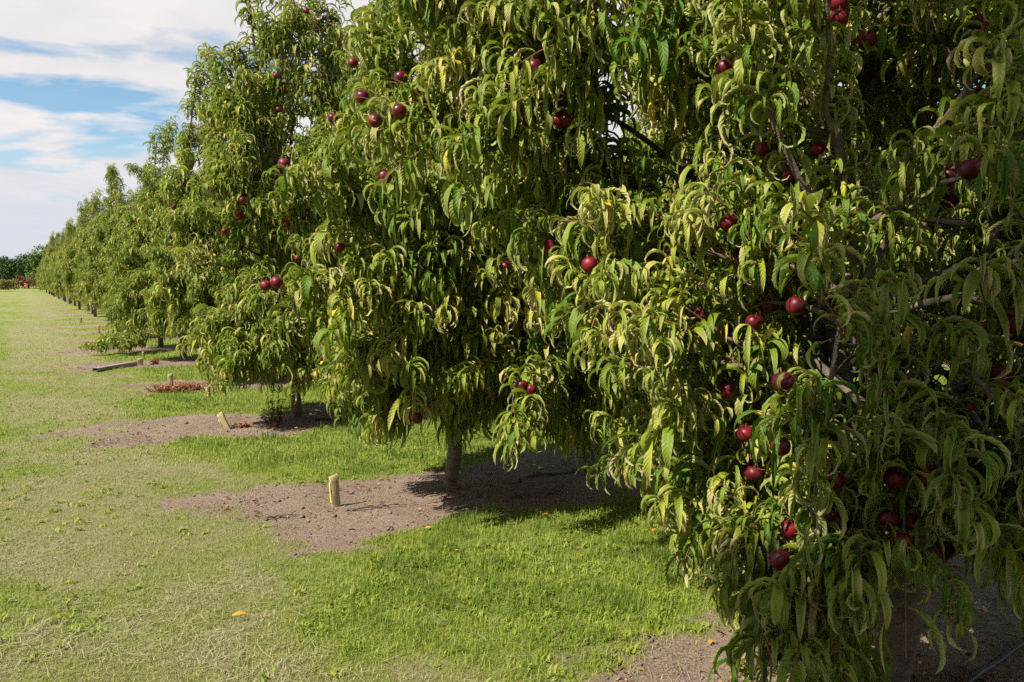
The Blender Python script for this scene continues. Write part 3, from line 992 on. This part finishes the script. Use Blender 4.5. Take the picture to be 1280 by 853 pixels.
tag(link('leaf_litter', np_mesh('leaf_litter', V, [F], {'tint': tt_}), None, [M['litter']]), 'dry brown curled leaf litter on the bare soil', 'leaf litter', kind='stuff')

# clods, pebbles and bits of bark on the soil strips
x, y, d, g = scatter(42000, 1.9, 14.0, 0.85, 31, 1.2)
so, lu, dr = masks(x, y)
k_ = so > 0.5
x, y = x[k_], y[k_]; m_ = len(x)
rad = g.gamma(1.3, 0.0024, m_) + 0.0015
ico = np.array([[1, 0, 0], [0, 1, 0], [-1, 0, 0], [0, -1, 0], [0, 0, 1], [0, 0, -1]], float)
icf = np.array([[0, 1, 4], [1, 2, 4], [2, 3, 4], [3, 0, 4], [1, 0, 5], [2, 1, 5], [3, 2, 5], [0, 3, 5]])
V = (ico[None] * (1 + g.normal(0, .25, (m_, 6, 1)))) * rad[:, None, None] * np.array([1.2, 1, .7])
a = g.uniform(0, 6.28, m_); ca, sa = np.cos(a)[:, None], np.sin(a)[:, None]
V = np.stack([V[..., 0] * ca - V[..., 1] * sa, V[..., 0] * sa + V[..., 1] * ca, V[..., 2]], -1)
V += np.stack([x, y, height(x, y) + rad * .3], -1)[:, None, :]
F = (icf[None] + np.arange(m_)[:, None, None] * 6).reshape(-1, 3)
me = np_mesh('soil_crumbs', V.reshape(-1, 3), [F], None, False)
n = NT('clods')
M['clod'] = n.finish(n.principled(n.ramp(n.noise(60.0), [(0.3, (0.07, 0.05, 0.042)), (0.7, (0.26, 0.205, 0.175))]), 0.95, 0.1))
tag(link('soil_crumbs', me, None, [M['clod']]), 'crumbs of soil and small clods on the bare strips', 'soil crumbs', kind='stuff')


# ------------------------------------------------------------------ stakes, plank, hose, ribbon
n = NT('weathered_wood')
tc = n.n('ShaderNodeTexCoord')
mp = n.n('ShaderNodeMapping'); mp.inputs['Scale'].default_value = (14, 14, 1.2); n.l(tc.outputs['Object'], mp.inputs[0])
a = n.noise(6.0, 6, 0.7, mp.outputs[0])
M['wood'] = n.finish(n.principled(n.ramp(a, [(0.3, (0.16, 0.115, 0.06)), (0.5, (0.34, 0.26, 0.14)), (0.72, (0.50, 0.41, 0.25))]), 0.85, 0.2, a, 0.5, 0.004))
n = NT('grey_wood')
tc = n.n('ShaderNodeTexCoord')
mp = n.n('ShaderNodeMapping'); mp.inputs['Scale'].default_value = (1.2, 14, 14); n.l(tc.outputs['Object'], mp.inputs[0])
a = n.noise(6.0, 6, 0.7, mp.outputs[0])
M['grey_wood'] = n.finish(n.principled(n.ramp(a, [(0.3, (0.15, 0.12, 0.11)), (0.7, (0.40, 0.34, 0.31))]), 0.9, 0.2, a, 0.5, 0.004))
n = NT('yellow_tag'); M['tag'] = n.finish(n.principled(n.ramp(n.noise(20.0), [(0.4, (0.55, 0.42, 0.04)), (0.7, (0.72, 0.60, 0.09))]), 0.6, 0.3))
n = NT('black_hose'); M['hose'] = n.finish(n.principled(n.ramp(n.noise(12.0), [(0.4, (0.012, 0.012, 0.014)), (0.7, (0.05, 0.047, 0.045))]), 0.55, 0.4))
n = NT('blue_ribbon'); M['blue'] = n.finish(n.principled(n.ramp(n.noise(30.0), [(0.4, (0.01, 0.07, 0.32)), (0.7, (0.03, 0.16, 0.52))]), 0.4, 0.4))


def box_mesh(name, w, d, h, seed=0, chip=0.0, segs=6, bev=0.0025):
    """a sawn post: subdivided along z, rounded arrises, uneven top"""
    g = np.random.default_rng(seed)
    prof = []
    for (sx, sy) in ((1, 1), (-1, 1), (-1, -1), (1, -1)):
        cx, cy = sx * (w / 2 - bev), sy * (d / 2 - bev)
        a0 = math.atan2(sy, sx)
        for da in (-0.6, 0.6):
            prof.append((cx + bev * 1.2 * math.cos(a0 + da), cy + bev * 1.2 * math.sin(a0 + da)))
    prof = np.array(prof); k = len(prof)
    zs = np.linspace(-0.06, h, segs + 1)
    V = []
    for z in zs:
        q = prof * (1 + g.normal(0, 0.012)) + g.normal(0, 0.0008, prof.shape)
        top = (z == zs[-1])
        zz = np.full(k, z) + (chip * (prof[:, 0] / w + g.normal(0, .15, k)) if top else 0)
        V.append(np.column_stack([q, zz]))
    V.append(np.column_stack([prof * 0.85, np.full(k, h + bev * .7) + chip * prof[:, 0] / w]))
    V = np.concatenate(V)
    r_ = segs + 1
    i = np.arange(r_)[:, None] * k; j = np.arange(k)[None, :]; j2 = (j + 1) % k
    F = np.stack([i + j, i + j2, i + k + j2, i + k + j], -1).reshape(-1, 4)
    cap = np.array([np.arange(k) + r_ * k])
    return np_mesh(name, V, [F, cap], None, False)


STAKES = [  # px, py(base), height px, width px, tilt x, tilt y, label, yellow tag
    (420, 633, 40, 11, 0.05, -0.08, 'largest pale wooden stake, in the nearest bare soil strip left of the bare trunk', True),
    (284, 536, 22, 8, -0.06, -0.42, 'leaning wooden stake with a yellow face, left of the third tree trunk', True),
    (214, 484, 16, 6, 0.0, -0.06, 'thin pale stake standing in the patch of rust red dried weeds', True),
    (175.5, 457, 9, 7, 0.0, 0.0, 'short thick wooden stake at the right end of the fallen plank', True),
    (179, 448, 8, 2.6, 0.0, 0.0, 'thin stick standing just behind the short thick stake', False),
    (123.5, 417, 10, 4, 0.0, 0.0, 'far small stake left of the low leafy bough, nearer of two', True),
    (101, 404, 7, 3, 0.0, 0.0, 'farthest tiny dark stake in the far grass strip', False)]
for si, (px, py, hp, wp, tx, ty, lab, yel) in enumerate(STAKES):
    p = on_ground(px, py)
    d = project(p)[2]
    h, w = hp * d / FPX, wp * d / FPX
    r = empty('wooden_stake', (p[0], p[1], float(height(np.array([p[0]]), np.array([p[1]]))[0])), -YAW + 0.25)
    r.rotation_euler = (tx, ty, -YAW + (0.5 if si != 1 else 0.1))
    tag(r, lab, 'stake', 'marker stakes at the ends of the rows')
    link('post', box_mesh('post', w * 0.92, w * 0.45, h, si, chip=0.012, segs=7), r, [M['wood']])
    if yel and si < 3:
        o = link('tag', box_mesh('tag', w * (0.42 if si != 1 else .75), 0.003, h * 0.34, si + 20, segs=3, bev=0.001), r, [M['tag']])
        o.location = (-w * 0.46 - 0.003, 0, h * (0.45 if si != 1 else .35))
        o.rotation_euler = (0, 0, R(90))

p0, p1 = on_ground(122, 462.5, 0.03), on_ground(172, 454, 0.03)
ln = float(np.linalg.norm(p1 - p0))
me = box_mesh('fallen_plank', 0.09, 0.045, ln, 5, chip=0.02, segs=9)
co = np.empty(len(me.vertices) * 3, np.float32); me.vertices.foreach_get('co', co); co = co.reshape(-1, 3)
co = np.stack([co[:, 2] - ln / 2, co[:, 0], co[:, 1]], -1); me.vertices.foreach_set('co', co.ravel()); me.update()
o = link('fallen_plank', me, None, [M['grey_wood']], ((p0 + p1) / 2))
o.location.z = 0.04
o.rotation_euler = (0.0, 0, math.atan2(p1[1] - p0[1], p1[0] - p0[0]))
tag(o, 'grey weathered plank lying on the grass left of a short stake', 'plank')


def hose(pts, r, label):
    P = spline(pts, 60)
    P[:, 2] = height(P[:, 0], P[:, 1]) + r * 1.1 + 0.006 * np.sin(np.arange(60) * 0.5)
    V, F = tube_arrays([P], [np.full(60, r)], 8)
    o = link('irrigation_hose', np_mesh('irrigation_hose', V, [F]), None, [M['hose']])
    tag(o, label, 'hose', 'black drip hoses lying along the rows')


a, b = on_ground(660, 597), on_ground(800, 584)
hose([a, (a + b) / 2 + [0, .03, 0], b, b + [1.2, 0.0, 0], b + [5, .1, 0]], 0.010, 'black irrigation hose on the shaded soil right of the second tree trunk')
a = on_ground(372, 526)
hose([a + [.15, -.1, 0], a + [0.8, -.05, 0], a + [2, .05, 0], a + [6, 0, 0]], 0.010, 'black irrigation hose running right from the third tree trunk')
a = np.array([2.7, 1.45, 0])
hose([a, a + [0.6, .06, 0], a + [1.5, -.02, 0], a + [4, .1, 0]], 0.010, 'black irrigation hose under the nearest tree at the bottom right')

for q, (pa, pb, lab) in enumerate((((440, 639), (520, 631), 'long dark twig on the soil between the largest stake and the trunk'),
                                   ((556, 641), (602, 634), 'dark forked twig on shaded soil just below the second trunk'),
                                   ((640, 622), (700, 612), 'thin twig on dark soil right of the second trunk'),
                                   ((330, 650), (372, 645), 'short twig on bright bare soil left of the largest stake'))):
    g = np.random.default_rng(800 + q)
    a, b = on_ground(*pa), on_ground(*pb)
    m_ = (a + b) / 2
    P = spline([a, a * .7 + b * .3 + g.normal(0, .02, 3), m_ + g.normal(0, .02, 3), b * .75 + a * .25 + g.normal(0, .02, 3), b], 16)
    P[:, 2] = height(P[:, 0], P[:, 1]) + 0.008 + 0.01 * np.abs(np.sin(np.arange(16) * .7))
    br = [P]
    for q2 in (4, 8, 12):
        e = P[q2] + (P[-1] - P[0]) * 0.16 + np.append(g.normal(0, .05, 2), .02)
        br.append(bez(P[q2], (P[q2] + e) / 2, e, 5))
    V, F = tube_arrays([p - m_ for p in br], [np.linspace(.007, .003, len(p)) * (1 if k3 == 0 else .55) for k3, p in enumerate(br)], 6)
    tag(link('fallen_twig', np_mesh('fallen_twig', V, [F]), None, [M['bark']], m_), lab, 'twig', 'fallen twigs on the soil')

# blue ribbon hanging in front of the second row
w = at(740, 578, 4.75)
k = 9
t = np.linspace(0, 1, k)
c = np.stack([0.008 * np.sin(t * 6), 0.006 * np.cos(t * 5), 0.07 - t * 0.17], -1)
s_ = np.stack([np.cos(t * 1.2) * 0.010, np.sin(t * 1.2) * 0.010, t * 0], -1)
V = np.concatenate([c - s_, c + s_, c + s_ + [0, .0015, 0], c - s_ + [0, .0015, 0]])
F = []
for q in range(k - 1):
    for A, B in ((0, 1), (1, 2), (2, 3), (3, 0)):
        F.append([A * k + q, B * k + q, B * k + q + 1, A * k + q + 1])
tag(link('ribbon', np_mesh('ribbon', V, [np.array(F)]), None, [M['blue']], w), 'bright blue ribbon hanging under the leaves right of the second trunk', 'ribbon')

# ------------------------------------------------------------------ fallen leaves and fruit
n = NT('orange_leaf'); M['yleaf'] = n.finish(n.principled(n.ramp(n.noise(40.0), [(0.4, (0.50, 0.17, 0.015)), (0.7, (0.60, 0.36, 0.05))]), 0.6, 0.3))
FL = [(290, 776, .9, 'orange fallen leaf lying alone on the mown lane at the bottom left'),
      (815, 670, .8, 'yellow orange fallen leaf on the green grass, farthest right'),
      (678, 645, .6, 'small yellow fallen leaf on the dark soil edge below the hose'),
      (531, 662, .8, 'orange fallen leaf on bare soil below the second trunk'),
      (568, 694, .4, 'tiny orange fallen leaf on the green grass below the soil strip'),
      (521, 640, .5, 'small brown orange fallen leaf on shaded soil left of the second trunk'),
      (886, 808, .6, 'orange fallen leaf at the straw edge beside the nearest tree'),
      (329, 542, .9, 'orange fallen leaf by the weed near the leaning stake'),
      (368, 537, .6, 'small orange fallen leaf below the third tree trunk')]
for q, (px, py, sc, lab) in enumerate(FL):
    g = np.random.default_rng(600 + q)
    p = on_ground(px, py)
    one = np.ones(1)
    V, F, luv, tt_, C = leaf_arrays(np.zeros((1, 3)), one * g.uniform(-.6, .6), one * 0.25, one * 0.5, one * 0.065 * sc, one * 0.026 * sc, one * 0.3, one * 0.3, one * 0.3, one * .5, 8, g)
    o = link('fallen_leaf', np_mesh('fallen_leaf', V, [F]), None, [M['yleaf']], (p[0], p[1], float(height(p[0:1], p[1:2])[0]) + (0.03 if q in (0, 1, 4) else 0.012)))
    tag(o, lab, 'leaf', 'fallen orange leaves')
for (px, py, sz, lab) in ((819, 621, .045, 'bright red fallen fruit on the dark soil at the right of the strip'),
                          (345, 534, .06, 'fallen red fruit on the soil beside the weed left of the third trunk'),
                          (650, 604, .035, 'small dark fallen fruit on the shaded soil right of the second trunk')):
    p = on_ground(px, py)
    o = bpy.data.objects.new('fallen_nectarine', FRUIT); COL.objects.link(o)
    o.location = (p[0], p[1], sz * .5); o.scale = (sz,) * 3; o.rotation_euler = (1.2, .4, px)
    tag(o, lab, 'fruit', 'fallen nectarines')

# ------------------------------------------------------------------ weeds
n = NT('rust_weed'); M['rust'] = n.finish(n.principled(n.ramp(n.attr('tint'), [(0, (0.16, 0.05, 0.025)), (0.6, (0.30, 0.12, 0.06)), (1, (0.42, 0.25, 0.12))]), 0.8, 0.2))
n = NT('green_weed'); M['gweed'] = n.finish(n.principled(n.ramp(n.attr('tint'), [(0, (0.06, 0.10, 0.02)), (0.6, (0.14, 0.16, 0.04)), (1, (0.30, 0.16, 0.07))]), 0.7, 0.2))


def weed(px, py, wpx, hpx, lab, mat, seed, nst=26, name='dried_weed'):
    g = np.random.default_rng(seed)
    p = on_ground(px, py); d = project(p)[2]
    W_, H_ = wpx * d / FPX / 2, hpx * d / FPX
    paths = []; LP = [[] for _ in range(10)]
    for _ in range(nst):
        a = g.uniform(0, 6.28); r_ = W_ * math.sqrt(g.uniform(0, 1))
        b0 = np.array([math.cos(a) * r_ * .7, math.sin(a) * r_ * .4, -0.01])
        e = b0 + np.array([g.normal(0, W_ * .25), g.normal(0, W_ * .25), H_ * g.uniform(.45, 1.05)])
        q = bez(b0, (b0 + e) / 2 + g.normal(0, .02, 3), e, 6)
        paths.append(q)
        m_ = 14
        f = g.uniform(.2, 1, m_)
        pos_ = q[np.minimum((f * 5).astype(int), 5)]
        L_ = g.uniform(.02, .05, m_)
        for k2, v_ in enumerate((pos_, g.uniform(0, 6.28, m_), g.uniform(-.3, .8, m_), g.uniform(.3, 1.6, m_), L_, L_ * .35, g.uniform(.1, .8, m_), g.normal(0, .4, m_), g.normal(0, .4, m_), g.uniform(0, 1, m_))):
            LP[k2].append(v_)
    V, F, luv, tt_, C = leaf_arrays(*[np.concatenate(v_) for v_ in LP], 3, g)
    V2, F2 = tube_arrays(paths, [np.linspace(.004, .0015, 6)] * len(paths), 4)
    me = np_mesh(name, np.concatenate([V, V2]), [F, F2 + len(V)], {'tint': np.concatenate([tt_, g.uniform(0, 1, len(V2))])})
    o = link(name, me, None, [mat], (p[0], p[1], 0))
    tag(o, lab, 'weed')
    return o


weed(222, 489, 78, 12, 'low rust red patch of dried weeds round a thin stake', M['rust'], 1, 150)
weed(343, 530, 26, 38, 'tall spindly weed with reddish stems left of the third trunk', M['gweed'], 2, 22)
weed(300, 534, 26, 6, 'small low reddish weed beside the leaning stake', M['rust'], 3, 20)
weed(194, 456, 9, 9, 'small dark reddish weed right of the short stake', M['rust'], 4, 30)

# ------------------------------------------------------------------ far hedge, shrubs and tree line
n = NT('far_foliage')
oi = n.n('ShaderNodeObjectInfo')
c = n.ramp(n.attr('tint'), [(0, (0.022, 0.045, 0.014)), (0.5, (0.045, 0.080, 0.020)), (1, (0.10, 0.14, 0.03))])
M['far'] = n.finish(n.principled(c, 0.7, 0.2))
n = NT('autumn_foliage')
c = n.ramp(n.attr('tint'), [(0, (0.13, 0.045, 0.035)), (0.5, (0.22, 0.10, 0.06)), (1, (0.28, 0.17, 0.08))])
M['autumn'] = n.finish(n.principled(c, 0.7, 0.2))
n = NT('yellow_foliage')
c = n.ramp(n.attr('tint'), [(0, (0.11, 0.11, 0.03)), (0.5, (0.23, 0.20, 0.05)), (1, (0.33, 0.24, 0.08))])
M['yellow'] = n.finish(n.principled(c, 0.7, 0.2))


n = NT('bright_foliage')
M['bright'] = n.finish(n.principled(n.ramp(n.attr('tint'), [(0, (0.05, 0.10, 0.015)), (0.5, (0.09, 0.17, 0.025)), (1, (0.17, 0.24, 0.04))]), 0.7, 0.2))


def clump_crown(name, seed, r, h, z0, size, cnt, lobes=9):
    """many leaf clumps through an uneven lobed volume"""
    g = np.random.default_rng(seed)
    lc = np.column_stack([g.normal(0, r * .45, lobes), g.normal(0, r * .45, lobes), z0 + h * g.uniform(.22, .85, lobes)])
    lr = r * g.uniform(.35, .6, lobes)
    w = g.integers(0, lobes, cnt)
    v_ = norm(g.normal(0, 1, (cnt, 3))) * (g.uniform(0.45, 1.05, cnt) ** .5)[:, None]
    P = lc[w] + v_ * lr[w][:, None] * np.array([1, 1, .8 * h / (2 * r) + .35])
    P[:, 2] = np.clip(P[:, 2], z0 + .02, None)
    one = np.ones(cnt)
    L_ = g.uniform(.7, 1.3, cnt) * size
    V, F, luv, tt_, C = leaf_arrays(P, g.uniform(0, 6.28, cnt), g.uniform(-.6, 1.0, cnt), g.uniform(.2, 1.4, cnt), L_, L_ * .6, one * .3, g.normal(0, .5, cnt), one * 0, np.clip(g.beta(2, 2) * .4 + g.uniform(0, .6, cnt), 0, 1), 2, g)
    return np_mesh(name, V, [F], {'tint': tt_})


n = NT('far_bark'); M['fbark'] = n.finish(n.principled((0.09, 0.07, 0.055), 0.9, 0.2))
far_meshes = [clump_crown('crown', 700 + q, 3.2, 6.6, 0.3, 0.5, 4200, 14) for q in range(3)]
tv, tf = tube_arrays([np.array([[0, 0, -.1], [0.05, 0, 1.5], [0, .1, 4.0]])], [np.array([.24, .18, .08])], 8)
ftrunk = np_mesh('trunk', tv, [tf]); ftrunk.materials.append(M['fbark'])
for m_ in far_meshes: m_.materials.append(M['far'])
g = np.random.default_rng(55)
for q in range(46):
    x = -52 + q * 1.9 + g.normal(0, .5)
    yy = 172 + g.normal(0, 3) + (q % 2) * 5
    r = empty('broadleaf_tree', (x, yy, 0), g.uniform(0, 6.28))
    s_ = g.uniform(0.70, 0.92); r.scale = (s_, s_, s_ * g.uniform(.92, 1.05))
    c_ = bpy.data.objects.new('crown', far_meshes[q % 3]); COL.objects.link(c_); c_.parent = r
    c_ = bpy.data.objects.new('trunk', ftrunk); COL.objects.link(c_); c_.parent = r
    tag(r, 'dark green broadleaf tree in the distant windbreak on the horizon', 'tree', 'dark trees of the distant windbreak')
sh = [clump_crown('red_shrub', 720, 1.3, 1.9, 0, .2, 900, 8), clump_crown('yellow_shrub', 721, 1.3, 1.6, 0, .2, 900, 8)]
sh[0].materials.append(M['autumn']); sh[1].materials.append(M['yellow'])
for q in range(40):
    x = -40 + q * 1.35 + g.normal(0, .3)
    red = x > -1.3
    o = bpy.data.objects.new('red_shrub' if red else 'yellow_shrub', sh[0 if red else 1]); COL.objects.link(o)
    o.location = (x, 128 + g.normal(0, 1.2), 0); o.rotation_euler = (0, 0, g.uniform(0, 6.28))
    s_ = g.uniform(.85, 1.15) * (1.05 if red else 1.1); o.scale = (s_, s_, s_)
    tag(o, 'rust red shrub at the far end of the mown lane' if red else 'low yellow green shrub at the far end of the mown lane', 'shrub',
        'red shrubs across the lane end' if red else 'yellow shrubs across the lane end')
# small orange board on a post in front of the red shrubs
p = on_ground(33, 362.5)
r = empty('marker_board', (p[0], p[1], 0), -YAW)
link('post', box_mesh('post', 0.08, 0.08, 0.8, 41, segs=3), r, [M['wood']])
n = NT('orange_board'); M['orange'] = n.finish(n.principled(n.ramp(n.noise(5.0), [(0.4, (0.65, 0.22, 0.06)), (0.7, (0.72, 0.30, 0.10))]), 0.6, 0.3))
o = link('board', box_mesh('board', 0.55, 0.03, 0.45, 42, segs=3), r, [M['orange']]); o.location = (0, -0.06, 0.6)
tag(r, 'tiny orange board on a post before the red shrubs at the lane end', 'sign')
# greener trees closing the end of the orchard line
gm = clump_crown('crown', 740, 2.3, 5.0, 0.4, .34, 5200, 14); gm.materials.append(M['bright'])
for q, (x, y) in enumerate(((2.9, 111), (5.2, 116), (8.0, 114), (10.5, 117), (13, 113))):
    r = empty('broadleaf_tree', (x, y, 0), q * 1.3)
    c_ = bpy.data.objects.new('crown', gm); COL.objects.link(c_); c_.parent = r
    c_ = bpy.data.objects.new('trunk', ftrunk); COL.objects.link(c_); c_.parent = r; c_.scale = (.6, .6, .7)
    tag(r, 'bright green rounded tree closing the far end of the orchard line', 'tree', 'green trees at the far end of the orchard')

# ------------------------------------------------------------------ sky and sun
SUN_EL, SUN_AZ = R(47), math.atan2(-0.13, -1.0)          # azimuth of the sun measured from +X
sd = np.array([math.cos(SUN_EL) * math.cos(SUN_AZ), math.cos(SUN_EL) * math.sin(SUN_AZ), math.sin(SUN_EL)])
ld = bpy.data.lights.new('sun', 'SUN'); ld.energy = 5.0; ld.angle = R(0.53); ld.color = (1.0, 0.95, 0.87)
lo = bpy.data.objects.new('sun', ld); COL.objects.link(lo)
from mathutils import Vector
lo.rotation_euler = Vector(sd).to_track_quat('Z', 'Y').to_euler()
lo.location = (0, 0, 30)

world = bpy.data.worlds.new('World'); scn.world = world
world.use_nodes = True
n = NT.__new__(NT); n.t = world.node_tree; n.t.nodes.clear()
sky = n.n('ShaderNodeTexSky', sky_type='NISHITA', sun_disc=False)
sky.sun_elevation = SUN_EL
sky.sun_rotation = math.pi / 2 - SUN_AZ
sky.air_density = 1.0; sky.dust_density = 0.6; sky.ozone_density = 1.5
tc = n.n('ShaderNodeTexCoord')
dirv = tc.outputs['Generated']
sep = n.n('ShaderNodeSeparateXYZ'); n.l(dirv, sep.inputs[0])
zz = n.math('MAXIMUM', sep.outputs['Z'], 0.0)
zc = n.math('ADD', zz, 0.10)
cx = n.math('DIVIDE', sep.outputs['X'], zc); cy = n.math('DIVIDE', sep.outputs['Y'], zc)
comb = n.n('ShaderNodeCombineXYZ'); n.l(cx, comb.inputs[0]); n.l(cy, comb.inputs[1])
mp = n.n('ShaderNodeMapping'); mp.inputs['Location'].default_value = (1.9, 8.3, 0); mp.inputs['Scale'].default_value = (1, 1, 1)
n.l(comb.outputs[0], mp.inputs[0])
nz = n.n('ShaderNodeTexNoise'); nz.inputs['Scale'].default_value = 0.85; nz.inputs['Detail'].default_value = 9; nz.inputs['Roughness'].default_value = 0.52
nz.inputs['Distortion'].default_value = 0.25
n.l(mp.outputs[0], nz.inputs['Vector'])
cov = n.rng(nz.outputs['Fac'], 0.395, 0.455)
cov = n.math('MULTIPLY', cov, n.rng(sep.outputs['Z'], 0.0, 0.12, 0.9, 1.0), clamp=True)
cov = n.math('MAXIMUM', cov, n.rng(sep.outputs['Z'], 0.04, 0.16, 0.85, 0.0))
nz2 = n.noise(2.2, 6, 0.55, mp.outputs[0])
cov = n.math('MULTIPLY', cov, n.rng(sep.outputs['Z'], 0.40, 0.60, 1.0, 0.10))
cc = n.ramp(nz2, [(0.35, (6.1, 6.1, 6.4)), (0.6, (7.3, 6.9, 6.85))])
cc = n.mix(n.rng(sep.outputs['Z'], 0.05, 0.16, 0.75, 0.0), cc, (5.2, 5.55, 6.3))
skycol = n.mix(1.0, sky.outputs[0], (1.05, 1.22, 1.22), 'MULTIPLY')
colr = n.mix(cov, skycol, cc)
bg = n.n('ShaderNodeBackground'); bg.inputs['Strength'].default_value = 0.068
n.l(colr, bg.inputs['Color'])
wo = n.n('ShaderNodeOutputWorld'); n.l(bg.outputs[0], wo.inputs['Surface'])

# ------------------------------------------------------------------ render settings
scn.view_settings.view_transform = 'Standard'
scn.view_settings.look = 'None'
scn.view_settings.exposure = 0.88
scn.view_settings.gamma = 1.0
scn.render.engine = 'CYCLES'
scn.cycles.max_bounces = 6
scn.cycles.diffuse_bounces = 2
scn.cycles.glossy_bounces = 2
scn.cycles.transmission_bounces = 4
scn.cycles.transparent_max_bounces = 4
scn.cycles.use_denoising = False
scn.cycles.use_adaptive_sampling = False
scn.cycles.caustics_reflective = False
scn.cycles.caustics_refractive = False
scn.cycles.sample_clamp_indirect = 4.0
print('leaves', [len(t.sid) for t in (tree1, tree2, tree3, *VAR)], 'fruit', len(fr_out))
